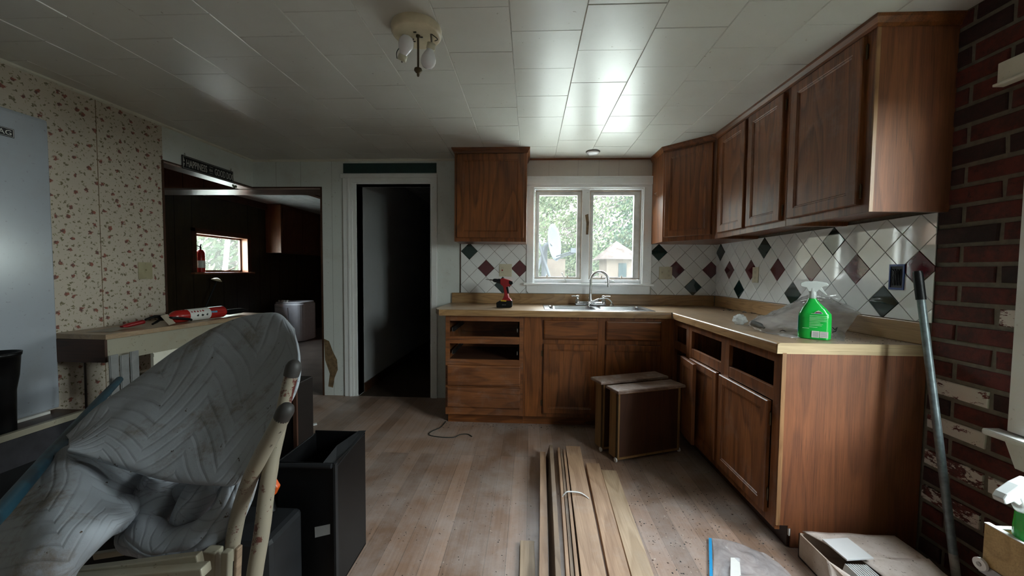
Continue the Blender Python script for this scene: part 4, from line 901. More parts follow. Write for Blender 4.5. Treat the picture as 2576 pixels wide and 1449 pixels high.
sheet([(bx0+.012, by1-.002, BZ+.006), (bx1, by1, BZ+.004), (bx1-.01, by1-.17, BZ+.012), (bx0+.10, by1-.145, BZ+.008)], 'box_flap', 'cardboard_top', r)
sheet([(bx0+.13, by1-.135, BZ+.004), (bx1-.01, by1-.15, BZ+.018), (bx1-.03, by0-.02, BZ-.005), (bx0+.16, by0-.01, BZ+.004)], 'box_flap', 'cardboard_top', r)
sheet([(bx1-.04, by1-.13, BZ+.018), (bx1+.015, by1-.16, BZ-.02), (bx1+.02, by0+.06, .04), (bx1-.05, by0-.02, BZ-.004)], 'box_flap', 'cardboard', r)
sheet([(bx0-.002, by1-.15, BZ), (bx0+.05, by0+.015, BZ), (bx0-.0, by0-.02, BZ-.045), (bx0-.055, by0+.03, BZ-.06)], 'box_flap', 'cardboard_top', r)
m = MB()
for k in range(3): m.prism([(bx0+.08+.05*k, .02), (bx0+.105+.05*k, .045), (bx0+.08+.05*k, .07), (bx0+.055+.05*k, .045)], 0, .0008, M=frame((0, by0, 0), (1, 0, 0), (0, 0, 1), (0, -1, 0)))
m.build('printed_diamonds', 'dark_grey', r)
t0 = MB().box((-.0032, -.054, 0), (.0032, .054, .108)).build('wall_tile', ['tile_white'], bevel=.001, local=True)
t0.location = (bx0+.020, by0+.075, .008); t0.rotation_euler = (0, .30, 0)
tag(t0, 'white ceramic tile standing on edge in the open left end of the torn box', 'tile', 'tiles on edge in the torn box')
for i in range(1, 9): q_ = t0.copy(); COL.objects.link(q_); q_.location = (bx0+.020+.0092*i, by0+.075, .008)
t1 = MB().box((-.054, -.054, 0), (.054, .054, .0065)).build('wall_tile', ['tile_white'], bevel=.001, local=True); p = pZ(2131, 1384, BZ+.02)
t1.location = (p.x, p.y, BZ+.022); t1.rotation_euler = (.02, -.03, .10); tag(t1, 'single white tile lying flat on top of the torn box', 'tile')
# zip bag on the floor
r = thing('zip_bag', 'clear plastic zip bag with a blue seal strip on the floor', 'bag', (.9, 1.55, 0))
P = surf([[Vector((.842, 1.715, .006)), Vector((.93, 1.69, .012)), Vector((1.02, 1.635, .008))], [Vector((.80, 1.61, .010)), Vector((.90, 1.60, .022)), Vector((1.045, 1.575, .012))], [Vector((.745, 1.50, .008)), Vector((.90, 1.50, .020)), Vector((1.055, 1.50, .010))], [Vector((.70, 1.40, .006)), Vector((.87, 1.38, .014)), Vector((1.04, 1.38, .006))]], 26, 30)
for row in P:
    for i, p_ in enumerate(row): p_ = p_+Vector((0, 0, abs(noise.noise(p_*16))*.014)); row[i] = p_
MB().grid(P).build('film', 'clear_film', r)
a, b = Vector((.834, 1.716, .006)), Vector((.690, 1.395, .006)); d = (b-a).normalized(); nn = Vector((d.y, -d.x, 0))*.006
MB().add([a-nn, a+nn, b+nn, b-nn]+[p_+Vector((0, 0, .004)) for p_ in (a-nn, a+nn, b+nn, b-nn)], [(0, 1, 2, 3), (7, 6, 5, 4), (0, 4, 5, 1), (1, 5, 6, 2), (2, 6, 7, 3), (3, 7, 4, 0)]).build('seal_strip', 'blue_zip', r)
a = [pZ(1838, 1403, .024), pZ(1860, 1404, .024), pZ(1866, 1470, .024), pZ(1837, 1470, .024)]; MB().add(a+[p_+Vector((0, 0, .001)) for p_ in a], [(3, 2, 1, 0), (4, 5, 6, 7), (0, 1, 5, 4), (1, 2, 6, 5), (2, 3, 7, 6), (3, 0, 4, 7)]).build('paper_label', 'paper_white', r)
# cable, stick, chip
P = path([pZ(1122, 1060, .004), pZ(1108, 1075, .004), pZ(1086, 1085, .004), pZ(1080, 1094, .004), pZ(1105, 1099, .004), pZ(1140, 1100, .004), pZ(1158, 1093, .004), pZ(1176, 1092, .004), pZ(1187, 1098, .004)], 50)
tag(MB().tube(P, .0032, n=8).build('cable', 'cable_black'), 'thin dark cable curling on the floor by the drawer cabinet', 'cable')
a, b = pZ(700, 1085, .006), pZ(797, 1066, .006); d = (b-a).normalized(); nn = Vector((-d.y, d.x, 0))
tag(MB().box((0, -.014, .001), ((b-a).length, .014, .010), M=frame((a.x, a.y, 0), d, nn, (0, 0, 1))).build('wood_strip', 'trim_white', bevel=.001), 'short white wood strip on the floor near the corner opening', 'wood strip')
p = pZ(905, 1331, 0); tag(MB().lathe([(0, 0), (.012, 0), (.014, .006), (.008, .014), (0, .017)], (p.x, p.y, .001), n=7, sm=False).build('wood_chip', 'oak_raw'), 'small brown chunk alone on the floor between bin and boards', 'debris')
p = pZ(848, 1380, 0); tag(MB().lathe([(.004, 0), (.004, .012), (.006, .014), (0, .016)], (p.x, p.y, .001), n=8).build('metal_stub', 'steel'), 'tiny shiny metal stub on the floor against the black bin', 'debris')
m = MB(); random.seed(31)
flakes(m, 900, lambda: (random.uniform(-1.2, 1.1), random.triangular(1.2, 2.9, 1.5)), .0006, .0012, .0042, 3)
flakes(m, 500, lambda: (random.uniform(.45, 1.12), random.triangular(1.3, 2.6, 1.6)), .0006, .0015, .006, 3)
flakes(m, 200, lambda: (random.uniform(-.66, 1.1), random.triangular(2.85, 2.98, 2.96)), .0006, .002, .009, 3)
tag(m.build('floor_grit', ['ink', 'cardboard', 'hardboard']), 'fine grit and crumbs scattered over the floorboards', 'debris', kind='stuff')
# ---------------------------------------------------------------- leaning pole
r = thing('broom_pole', 'grey metal pole with a black grip leaning on the tile wall', 'pole', (1.56, 1.44, 0))
top = pY(2308, 682, 1.60); top.x = min(top.x, XR-.03); bot = pZ(2412, 1500, 0.0); bot = Vector((1.70-.085, 1.42, 0)) if False else pY(2404, 1440, 1.44)
d = (bot-top).normalized(); bot = top+d*((top.z-.004)/(-d.z)); g = top+d*.115; h = top+(bot-top)*.86
MB().tube([top, top+d*.01, g], [.013, .0155, .0155], n=18).build('grip', 'black_plastic', r)
MB().tube([g, h], .0128, n=18).build('tube', 'pole_metal', r); MB().tube([h, bot], .0130, n=18).build('painted_end', 'pole_paint', r)
# ---------------------------------------------------------------- drawer and bottle by the brick window
r = thing('cabinet_drawer', 'light wooden drawer with a white roller, below the window in the brick wall', 'drawer', (1.52, .95, .34))
x0, x1, y0, y1, z0, z1 = 1.340, 1.640, .80, 1.145, .340, .490
m = MB().box((x0, y0, z0), (x0+.013, y1, z1)).box((x1-.013, y0, z0), (x1, y1, z1)).box((x0+.013, y1-.013, z0), (x1-.013, y1, z1-.01)).box((x0+.013, y0, z0), (x1-.013, y0+.013, z1)); m.build('drawer_frame', 'drawer_light', r, bevel=.002)
MB().box((x0+.013, y0+.013, z0+.01), (x1-.013, y1-.013, z0+.016)).build('bottom_panel', 'hardboard', r)
MB().box((x0-.0008, y0, z1), (x0+.0138, y1, z1+.0025)).box((x0+.013, y1-.0138, z1-.01), (x1-.013, y1+.0005, z1-.0075)).build('edge_strip', 'trim_white', r)
MB().box((x0-.003, y0, z0+.002), (x0, y1+.004, z0+.03)).build('drawer_runner', 'dull_metal', r)
m = MB().tube([(x0-.012, y1-.004, z0+.028), (x0-.004, y1-.004, z0+.028)], .0175, n=20); m.build('roller', 'white_plastic', r); MB().tube([(x0-.0145, y1-.004, z0+.028), (x0-.012, y1-.004, z0+.028)], .006, n=10).build('axle', 'dull_metal', r)
tag(MB().box((1.36, .72, .001), (1.66, 1.12, .339)).build('storage_box', 'cardboard', bevel=.004), 'plain cardboard box carrying the light wooden drawer', 'box')
r = thing('spray_bottle', 'green spray bottle with a white trigger in the light wooden drawer', 'bottle', (1.462, 1.085, z0+.085), rz=-.9)
r.rotation_euler = (0, -.56, .10); bottle(r, False)
# ---------------------------------------------------------------- ceiling lamp and puck light
LX, LY = -.494, 1.647
r = thing('ceiling_lamp', 'yellowed round ceiling lamp plate with bare bulbs and a metal rod', 'ceiling lamp', (LX, LY, ZC))
MB().lathe([(.104, 0), (.106, -.008), (.104, -.026), (.098, -.033), (.092, -.034), (0, -.030)], (LX, LY, ZC), n=48).build('base_plate', 'lamp_plate', r)
m = MB()
for a, b in ((-.03, .02), (-.035, .028), (.012, .008), (-.006, -.028), (-.028, .036)): m.box((LX+a, LY+b, ZC-.0345), (LX+a+.012, LY+b+.004, ZC-.031))
m.build('slot', 'ink', r)
MB().lathe([(.009, -.03), (.009, -.038), (.0045, -.040), (.0042, -.168)], (LX+.006, LY, ZC), n=14).build('rod', 'brass_old', r)
MB().lathe([(.004, -.165), (.016, -.170), (.0175, -.178), (.011, -.186), (.005, -.190), (.006, -.196), (.004, -.202), (0, -.204)], (LX+.006, LY, ZC), n=18).build('finial', 'brass_old', r)
def bulb(o, d, bracket, lab):
    o, d = Vector(o), Vector(d).normalized(); a = d.orthogonal().normalized(); b = d.cross(a); M = frame(o, a, b, d)
    so = MB().lathe([(.0, 0), (.0185, 0), (.0185, .022), (.0165, .024)], M=M, n=20).build('lamp_socket', 'ivory', r)
    MB().lathe([(.0145, .020), (.0155, .028), (.024, .042), (.0305, .058), (.0315, .070), (.0285, .084), (.019, .096), (0, .101)], M=M, n=26).build('bulb', 'bulb_glass', r)
    MB().tube(bracket, .0038, n=8).build('bracket', 'dull_metal', r)
    MB().tube(path([bracket[0], (Vector(bracket[0])+o)/2+Vector((.03*(1 if o.x > LX else -1), -.012, -.01)), o+Vector((.016*(1 if o.x > LX else -1), -.012, .004))], 12), .0018, n=6).build('wire', 'cable_black', r)
bulb((LX-.064, LY-.005, ZC-.138), (.28, -.22, .62), [(LX-.04, LY+.02, ZC-.03), (LX-.07, LY+.03, ZC-.09), (LX-.068, LY+.01, ZC-.135)], 'l')
bulb((LX+.068, LY-.015, ZC-.075), (-.22, .12, -.9), [(LX+.064, LY-.01, ZC-.03), (LX+.069, LY-.016, ZC-.075)], 'r')
m = MB().lathe([(.062, 0), (.060, -.012), (.052, -.016)], (.531, 3.347, ZC), n=30).build('puck_light_ring', 'chrome') if False else None
r = thing('puck_light', 'small round white puck light on the ceiling above the sink', 'ceiling lamp', (.531, 3.335, ZC))
MB().lathe([(.060, 0), (.061, -.006), (.054, -.011)], (.531, 3.335, ZC), n=30).build('ring', 'dull_metal', r); MB().lathe([(.053, -.008), (.050, -.017), (.034, -.025), (0, -.028)], (.531, 3.335, ZC), n=30).build('diffuser', 'bulb_glass', r)
p = pY(1636, 489, 3.36); tag(MB().add([(1.088, 3.36, p.z+.018), (1.060, 3.35, p.z+.004), (1.092, 3.355, p.z-.014), (1.080, 3.37, p.z+.004)], [(0, 1, 3), (1, 2, 3), (0, 3, 1), (1, 3, 2)][:2]).build('paper_scrap', 'paper_white', solid=.001), 'small white paper scrap stuck beside the window on the corner wall cabinet', 'paper scrap')
# ---------------------------------------------------------------- sign on the header
sx, sy0, sy1 = XL+.006, 2.792, 3.290; Ms = frame((sx, sy0, 1.975), (0, 1, 0), (0, -.004, 1), (1, 0, 0)); SL, SH = sy1-sy0, .102
r = thing('happiness_sign', 'black metal sign reading HAPPINESS IS A GOOD DOG over the corner opening', 'sign', (sx, (sy0+sy1)/2, 1.975))
MB().box((0, 0, 0), (SL, SH, .004), M=Ms).build('sign_panel', 'sign_black', r, bevel=.001)
m = MB(); e = .007
for a, b in (((e, e), (SL-e, e+.0018)), ((e, SH-e-.0018), (SL-e, SH-e)), ((e, e), (e+.0018, SH-e)), ((SL-e-.0018, e), (SL-e, SH-e))): m.box((*a, .004), (*b, .0048), M=Ms)
m.build('border_line', 'sign_white', r)
m = MB()
txt('HAPPINESS', .078, Ms@Matrix.Translation((.034, .023, .0045)), .50, mb=m); txt('IS A', .030, Ms@Matrix.Translation((.246, .040, .0045)), .62, mb=m); txt('GOOD DOG', .078, Ms@Matrix.Translation((.298, .023, .0045)), .46, mb=m)
m.box((.246, .076, .004), (.282, .078, .0048), M=Ms).box((.246, .026, .004), (.282, .028, .0048), M=Ms); m.build('lettering', 'sign_white', r)
m = MB()
for s in (0, 1):
    m.prism([(.012, .055 if s else .045), (.022, .058 if s else .042), (.012, .085 if s else .015)] if not s else [(.012, .055), (.022, .058), (.012, .088)], .004, .0048, M=Ms)
m.build('corner_mark', 'sign_white', r)
m = MB().tube([Ms@Vector((.02, SH, .003)), Ms@Vector((.025, SH+.018, .003)), Ms@Vector((.032, SH+.004, .003))], .0012, n=6).tube([Ms@Vector((SL-.02, SH, .003)), Ms@Vector((SL-.022, SH+.022, .003)), Ms@Vector((SL-.03, SH, .003))], .0012, n=6); m.build('wire_hook', 'brass_old', r)
m = MB(); o = Vector((sx+.012, sy1-.004, 1.965)); random.seed(2)
for i in range(9):
    a = -.3+i*.75; d = Vector((.1, math.cos(a)*.6, -abs(math.sin(a))-.1)).normalized(); p0 = o+d*.008; p1 = o+d*.036; w_ = Vector((0, -d.z, d.y)).normalized()*.011
    m.add([p0, (p0+p1)/2+w_, p1, (p0+p1)/2-w_, (p0+p1)/2+Vector((.004, 0, 0))], [(0, 1, 4), (1, 2, 4), (2, 3, 4), (3, 0, 4)])
m.tube([o, o+Vector((-.003, -.004, .05)), o+Vector((-.004, -.006, .09))], .0012, n=5); tag(m.build('dried_flower', 'leaf_dry', solid=.001), 'small dried flower hanging at the right end of the sign', 'flower')
# ---------------------------------------------------------------- table along the papered wall, things on and under it
r = thing('wooden_table', 'cream painted wooden table along the floral wall, raw wood top', 'table', (-2.42, 2.5, 0)); TZ = .850
top = [(-2.635, 1.955), (-2.305, 1.948), (-2.185, 3.06), (-2.635, 3.06)]; ins = [(-2.62, 1.965), (-2.325, 1.962), (-2.212, 3.04), (-2.62, 3.04)]
MB().prism(top, TZ-.028, TZ).build('tabletop', 'laminate_top_y', r, bevel=.002)
m = MB()
for i in range(4):
    a, b = Vector((*ins[i], 0)), Vector((*ins[(i+1) % 4], 0)); d = (b-a).normalized(); nn = Vector((-d.y, d.x, 0)); m.box((0, 0, .695), ((b-a).length, .018, TZ-.028), M=frame(a, d, nn, (0, 0, 1)))
m.build('apron', 'cream_old', r, bevel=.001); MB().box((-2.612, 1.951, .695), (-2.317, 1.964, TZ-.029)).build('end_shade', 'trim_brown', r)  # dark strip paints the shade on the apron's near end
a, b = Vector((-2.300, 2.20, 0)), Vector((-2.235, 2.98, 0)); d = (b-a).normalized(); MB().box((0, -.0, .570), ((b-a).length, .02, .700), M=frame(a, d, (-d.y, d.x, 0), (0, 0, 1))).box((0, -.004, .672), ((b-a).length, 0, .69), M=frame(a, d, (-d.y, d.x, 0), (0, 0, 1))).build('lower_rail', 'trim_cream', r)
for x, y in ((-2.485, 1.99), (-2.38, 2.9), (-2.6, 2.9)): m = MB().tube([(x, y, .70), (x, y, .685), (x, y, .683), (x, y, .001)], [.018, .018, .006, .006], n=10); m.build('leg', 'dull_metal', r)
def P3(x, y): return pZ(x, y, TZ+.042)
r = thing('fire_extinguisher', 'red fire extinguisher with a white label lying on the cream table', 'fire extinguisher', (-2.36, 2.5, TZ))
a = Vector((-2.358, 2.370, TZ+.043)); b = Vector((-2.318, 2.755, TZ+.043)); d = (b-a).normalized(); q1 = d.orthogonal().normalized(); M = frame(a, q1, d.cross(q1), d); L = (b-a).length
MB().lathe([(.014, -.02), (.016, .0), (.030, .014), (.0405, .035), (.042, .06), (.042, L-.012), (.038, L), (0, L)], M=M, n=32).build('cylinder', 'red_paint', r)
MB().lathe([(.0426, .105), (.0426, L-.13)], M=M, n=32).build('label', 'paper_white', r)
m = MB(); random.seed(8)
def onc(ang, z, s, k=5):
    c0 = M@Vector((.0432*math.cos(ang), .0432*math.sin(ang), z)); nr = (M.to_3x3()@Vector((math.cos(ang), math.sin(ang), 0))); tg = nr.cross(d); m.add([c0+nr*.0003]+[c0+nr*.0003+(d*math.cos(t)+tg*math.sin(t))*s*random.uniform(.6, 1.2) for t in [i*2*math.pi/k for i in range(k)]], [(0, i+1, (i+1) % k+1) for i in range(k)])
for ax in (0,):
    view = (Vector((0, 0, CH))-a).normalized(); va = math.atan2(view.dot(M.to_3x3()@Vector((0, 1, 0))), view.dot(M.to_3x3()@Vector((1, 0, 0))))
for i in range(3): onc(va+.2, .155+.034*i, .010, 6)
m.build('pictogram', 'ink', r); m = MB()
for i in range(4): onc(va-.1, .26+.012*i, .009, 4)
m.build('pictogram', 'light_blue', r); m = MB()
for i in range(5): onc(va-.5, .12+.02*i, .008, 4)
m.build('pictogram', 'red_plastic', r)
MB().tube([a-d*.02, a-d*.06], .016, n=14).tube([a-d*.05+Vector((0, 0, .012)), a-d*.10+Vector((.01, 0, .018)), a-d*.16+Vector((.02, 0, .006))], [.010, .009, .007], n=8).tube([a-d*.05, a-d*.09+Vector((.01, 0, -.018)), a-d*.13+Vector((.03, 0, -.026))], [.009, .008, .006], n=8).build('valve_handle', 'black_plastic', r)
m = MB().tube(path([a-d*.04+Vector((.015, 0, 0)), a+Vector((.05, -.02, .0)), a+d*.07+Vector((.052, 0, -.018)), a+d*.10+Vector((.045, .0, -.028))], 14), .0085, n=10); m.build('hose', 'black_plastic', r)
m = MB(); o = a-d*.055+Vector((.028, -.005, -.005)); m.box((0, -.026, -.0008), (.075, .026, .0008), M=frame(o+Vector((.0, 0, .028)), Vector((.45, .1, -.6)).normalized(), Vector((-.1, 1, .1)).normalized(), Vector((.8, 0, .6)).normalized())); m.build('paper_tag', 'tag_paper', r)
r = thing('putty_knife', 'wide putty knife with red handle at the near end of the cream table', 'putty knife', (-2.41, 2.06, TZ)); k = Vector((-2.43, 2.175, TZ+.018)); e = Vector((-2.45, 2.01, TZ+.004))
MB().tube([k+Vector((.004, .085, .010)), k, k-Vector((0, .035, .006))], [.020, .019, .012], n=12, sy=.7).build('handle', 'red_plastic', r)
MB().add([(-2.47, 2.135, TZ+.012), (-2.395, 2.14, TZ+.012), (-2.365, 2.03, TZ+.002), (-2.50, 2.01, TZ+.002)], [(0, 1, 2, 3), (3, 2, 1, 0)]).build('blade', 'dull_metal', r)
r = thing('caulking_gun', 'black tapered nozzle tool at the far end of the cream table', 'tool', (-2.35, 2.8, TZ))
m = MB().tube([(-2.335, 2.785, TZ+.030), (-2.335, 2.84, TZ+.030), (-2.325, 2.94, TZ+.030), (-2.32, 3.01, TZ+.028)], [.020, .028, .026, .006], n=14, sy=.8); m.build('body', 'black_plastic', r)
r = thing('grey_slat_bundle', 'upright grey plastic slats leaning at the front of the cream table', 'slats', (-2.20, 2.08, 0))
for i in range(3):
    m = MB(); x = -2.245+.004*i; y = 1.905+.050*i; m.box((x, y, .002), (x+.006, y+.046, .745-.01*(i % 2))); m.box((x+.006, y+.004, .002), (x+.009, y+.008, .745-.01*(i % 2))); m.build('slat', 'grey_plastic', r, bevel=.001)
r = thing('plastic_pail', 'pale plastic pail on the floor under the cream table', 'bucket', (-2.46, 2.30, 0))
MB().lathe([(.075, .001), (.088, .40), (.095, .53), (.099, .53), (.099, .515), (.091, .51)], (-2.46, 2.30, 0), n=28).build('pail', 'cream_old', r); MB().lathe([(.092, .525), (.05, .531), (0, .531)], (-2.46, 2.30, 0), n=28).build('lid', 'brass_old', r)
# ---------------------------------------------------------------- appliance door against the wall, bench, bucket
r = thing('refrigerator_door', 'tall white appliance door with a nameplate, standing against the floral wall', 'appliance', (-2.6, 1.4, .43))
MB().prism([(-2.648, .44), (-2.600, .44), (-2.596, .46), (-2.596, 1.985), (-2.600, 2.002), (-2.648, 2.002)][::-1], 1.0, 1.955, M=frame((0, 0, 0), (1, 0, 0), (0, 0, 1), (0, 1, 0))).build('door_panel', 'appliance_white', r, bevel=.006)
Mp = frame((-2.5955, 1.655, 1.860), (0, 1, 0), (0, 0, 1), (1, 0, 0))
MB().box((0, 0, 0), (.162, .044, .003), M=Mp).build('nameplate', 'sign_black', r, bevel=.001); m = MB()
for a_, b_ in (((.003, .003), (.159, .0045)), ((.003, .0395), (.159, .041)), ((.1575, .003), (.159, .041)), ((.003, .003), (.0045, .041))): m.box((*a_, .003), (*b_, .0036), M=Mp)
txt('MAYTAG', .034, Mp@Matrix.Translation((.008, .010, .0034)), 1.05, mb=m); m.build('nameplate_lettering', 'paper_white', r)
r = thing('plank_bench', 'low dark plank bench with a pale top edge under the appliance door', 'bench', (-2.5, 1.4, 0))
MB().box((-2.64, .9, .405), (-2.43, 1.968, .425)).build('seat', 'trim_brown', r); MB().box((-2.432, .9, .410), (-2.405, 1.968, .440)).build('edge_strip', 'cream_old', r, bevel=.002)
MB().box((-2.43, .9, .27), (-2.41, 1.968, .408)).build('front_board', 'bench_board', r)
MB().box((-2.44, .9, .0), (-2.425, 1.968, .27)).build('lower_board', 'black_matte', r)
for y in (.95, 1.9): MB().box((-2.62, y, 0), (-2.44, y+.04, .405)).build('leg', 'trim_brown', r)
tag(MB().box((-2.62, 1.0, .4255), (-2.58, 1.90, .4395)).build('white_block', 'paper_white'), 'thin white block under the foot of the appliance door', 'block')
r = thing('black_bucket', 'black plastic bucket on the plank bench before the appliance door', 'bucket', (-2.50, 1.62, .426)); MB().lathe([(.058, .0), (.063, .20), (.074, .27), (.082, .385), (.086, .385), (.084, .37), (.076, .36)], (-2.505, 1.645, .4255), n=30).build('bucket', 'black_plastic', r)
# ---------------------------------------------------------------- foreground heap: blue pole, blanket, upturned chair, bins
def F(x, y, Y): return pY(x, y, Y)
tag(MB().tube([F(-60, 1350, .66), F(0, 1290, .75), F(120, 1150, 1.02), F(250, 1008, 1.52), F(300, 955, 1.9)], [.0165, .0165, .016, .016, .016], n=18).build('blue_pole', 'blue_paint'), 'scuffed blue painted pole slanting behind the quilted blanket', 'pole')
RA = [[(300, 1130, 1.35), (330, 1100, 1.42), (400, 1020, 1.5), (480, 940, 1.52), (580, 900, 1.52), (650, 870, 1.5), (700, 870, 1.48), (730, 900, 1.42)],
      [(182, 1098, 1.12), (250, 1026, 1.22), (350, 952, 1.32), (452, 876, 1.38), (560, 818, 1.40), (640, 793, 1.38), (700, 792, 1.34), (736, 826, 1.30)],
      [(176, 1108, 1.06), (256, 1058, 1.12), (365, 1005, 1.18), (468, 950, 1.24), (570, 908, 1.26), (650, 885, 1.25), (715, 888, 1.22), (753, 895, 1.17)],
      [(173, 1118, 1.02), (250, 1092, 1.06), (348, 1070, 1.09), (440, 1045, 1.12), (540, 1020, 1.14), (620, 1003, 1.14), (695, 995, 1.12), (746, 975, 1.08)],
      [(172, 1125, 1.00), (242, 1122, 1.02), (325, 1124, 1.03), (412, 1118, 1.05), (500, 1108, 1.06), (580, 1098, 1.05), (645, 1090, 1.04), (694, 1066, 1.03)],
      [(171, 1131, .99), (236, 1150, .99), (302, 1168, .985), (380, 1188, .98), (460, 1202, .98), (540, 1210, .98), (596, 1207, .98), (632, 1168, .98)],
      [(176, 1136, 1.01), (240, 1154, 1.02), (305, 1171, 1.03), (382, 1190, 1.03), (460, 1203, 1.03), (540, 1210, 1.03), (594, 1206, 1.03), (628, 1170, 1.03)]]
def patch(R, n, m_, su, sv, seed, amp=.006, o=(0, 0)):
    P = surf([[F(*p) for p in r_] for r_ in R], n, m_)
    for row in P:
        for i, p in enumerate(row): row[i] = p+noise.noise_vector(p*7+Vector((seed, 0, 0)))*amp+noise.noise_vector(p*22+Vector((seed, 3, 0)))*amp*.35
    return P, (lambda u, v_: (v_*su+o[0], u*sv+o[1]))
m = MB(); P, uv = patch(RA, 80, 90, .62, .46, 1, .004); m.grid(P, uv=uv)
RB = [[(-90, 1330, .80), (0, 1293, .86), (60, 1230, .92), (122, 1165, 1.0), (182, 1125, 1.06), (300, 1150, 1.10), (420, 1180, 1.12), (540, 1195, 1.12), (600, 1195, 1.10)],
      [(-90, 1400, .78), (8, 1335, .82), (88, 1265, .86), (165, 1210, .92), (240, 1195, .98), (330, 1212, 1.04), (440, 1238, 1.06), (530, 1240, 1.06), (590, 1230, 1.05)],
      [(-90, 1460, .76), (15, 1395, .78), (112, 1315, .80), (205, 1278, .86), (290, 1262, .96), (370, 1262, 1.06), (440, 1285, 1.08), (500, 1290, 1.08), (560, 1285, 1.08)],
      [(-90, 1540, .74), (40, 1450, .75), (135, 1370, .77), (222, 1325, .81), (300, 1290, .90), (350, 1280, 1.04), (420, 1310, 1.10), (480, 1320, 1.10), (530, 1320, 1.1)],
      [(-60, 1640, .76), (90, 1540, .76), (165, 1440, .78), (250, 1362, .82), (320, 1305, .90), (350, 1295, 1.05), (420, 1330, 1.14), (480, 1340, 1.14), (520, 1345, 1.14)],
      [(0, 1700, .84), (130, 1560, .82), (185, 1450, .84), (262, 1366, .87), (325, 1312, .95), (355, 1300, 1.10), (420, 1330, 1.2), (480, 1340, 1.2), (520, 1345, 1.2)]]
P, uv = patch(RB, 70, 100, .62, .40, 2, .008, (.05, .3)); m.grid(P, uv=uv)
def roll(pts, rs, seed, n=20, k=60, o=(0, 0), sy=1.0):
    P = path([F(*p) for p in pts], k); R = [catrom([Vector((q_, 0, 0)) for q_ in rs], i/(k-1)).x for i in range(k)]; g = []
    for i in range(k):
        d = (P[min(i+1, k-1)]-P[max(i-1, 0)]).normalized(); a_ = Vector((0, -1, 0)); a_ = (a_-d*a_.dot(d)).normalized(); b_ = d.cross(a_); row = []
        for j in range(n+1):
            t = 2*math.pi*j/n; p = P[i]+(a_*math.cos(t)*sy+b_*math.sin(t))*R[i]; row.append(p+noise.noise_vector(p*15+Vector((seed, 0, 0)))*.010)
        g.append(row)
    m.grid(g, uv=lambda u, v_: (u*.5+o[0], v_*.25+o[1]))
roll([(636, 1160, 1.06), (606, 1225, 1.02), (575, 1290, 1.0), (520, 1345, .98), (455, 1368, .97), (400, 1362, .97), (362, 1335, .98), (352, 1300, 1.02)], [.022, .036, .042, .042, .040, .040, .036, .02], 3)
roll([(560, 1195, 1.10), (515, 1225, 1.05), (478, 1275, 1.03), (462, 1320, 1.02), (470, 1350, 1.02)], [.02, .034, .036, .034, .02], 4, o=(.2, .1))
roll([(420, 1190, 1.08), (400, 1235, 1.07), (375, 1290, 1.03), (352, 1345, 1.0), (385, 1372, .99)], [.05, .058, .05, .046, .03], 5, o=(.4, .1))
roll([(215, 1345, .95), (250, 1318, .95), (290, 1300, .97), (330, 1290, 1.02)], [.012, .04, .048, .03], 6, o=(.3, .3))
bl = m.build('moving_blanket', 'quilt', solid=.008); tag(bl, 'dirty blue-grey quilted moving blanket draped over the heap at left', 'blanket')
# upturned chair
r = thing('upturned_chair', 'cream painted chair turned upside down, rubber-capped legs beside the blanket', 'chair', (-.7, .95, 0))
def leg(pts, rad, capd):
    P = path([F(*p) for p in pts], 24); lg = MB().tube(P, rad, n=20).build('leg', 'cream_chipped', r); d = (P[0]-P[1]).normalized(); q1 = d.orthogonal().normalized()
    MB().lathe([(.0185, -.022), (.0195, -.006), (.0190, .004), (.0150, .014), (.0080, .020), (0, .021)], M=frame(P[0], q1, d.cross(q1), d), n=22).build('rubber_cap', 'rubber', lg)
leg([(738, 925, .96), (722, 985, .955), (702, 1080, .945), (680, 1180, .93), (668, 1260, .92), (660, 1330, .91), (640, 1449, .90), (628, 1560, .90)], [.0165]*10+[.0185]*14, 1)
leg([(718, 1034, .87), (688, 1090, .88), (655, 1150, .90), (625, 1215, .93), (598, 1300, .96), (580, 1400, .98)], [.0185]*24, 1)
def rail(a_, b_, w1, th, mat='cream_old', name='rail'):
    a_, b_ = F(*a_), F(*b_); d = (b_-a_).normalized(); n_ = Vector((-d.y, d.x, 0)).normalized(); u_ = d.cross(n_); MB().box((0, -th/2, -w1/2), ((b_-a_).length, th/2, w1/2), M=frame(a_, d, n_, -u_ if u_.z < 0 else u_)).build(name, mat, r, bevel=.003)
rail((60, 1460, .90), (505, 1405, .90), .030, .02); rail((150, 1462, .88), (520, 1432, .88), .024, .03); rail((240, 1398, .98), (330, 1384, .98), .018, .015, 'cream_old')
rail((536, 1380, .94), (530, 1560, .94), .036, .03, name='leg'); rail((572, 1385, .93), (566, 1560, .93), .020, .02, name='slat'); rail((600, 1375, .95), (592, 1560, .95), .010, .02, 'pine_grey', name='slat')
m = MB()
for x, y in ((112, 1436), (186, 1427), (148, 1398)):
    p = F(x, y, .889 if y > 1400 else .965); m.lathe([(0, -.003), (.009, -.003), (.010, 0), (0, .002)], M=frame(p-Vector((0, .004, 0)), (1, 0, 0), (0, 0, 1), (0, -1, 0)), n=14)
m.build('bolt', 'rubber', r)
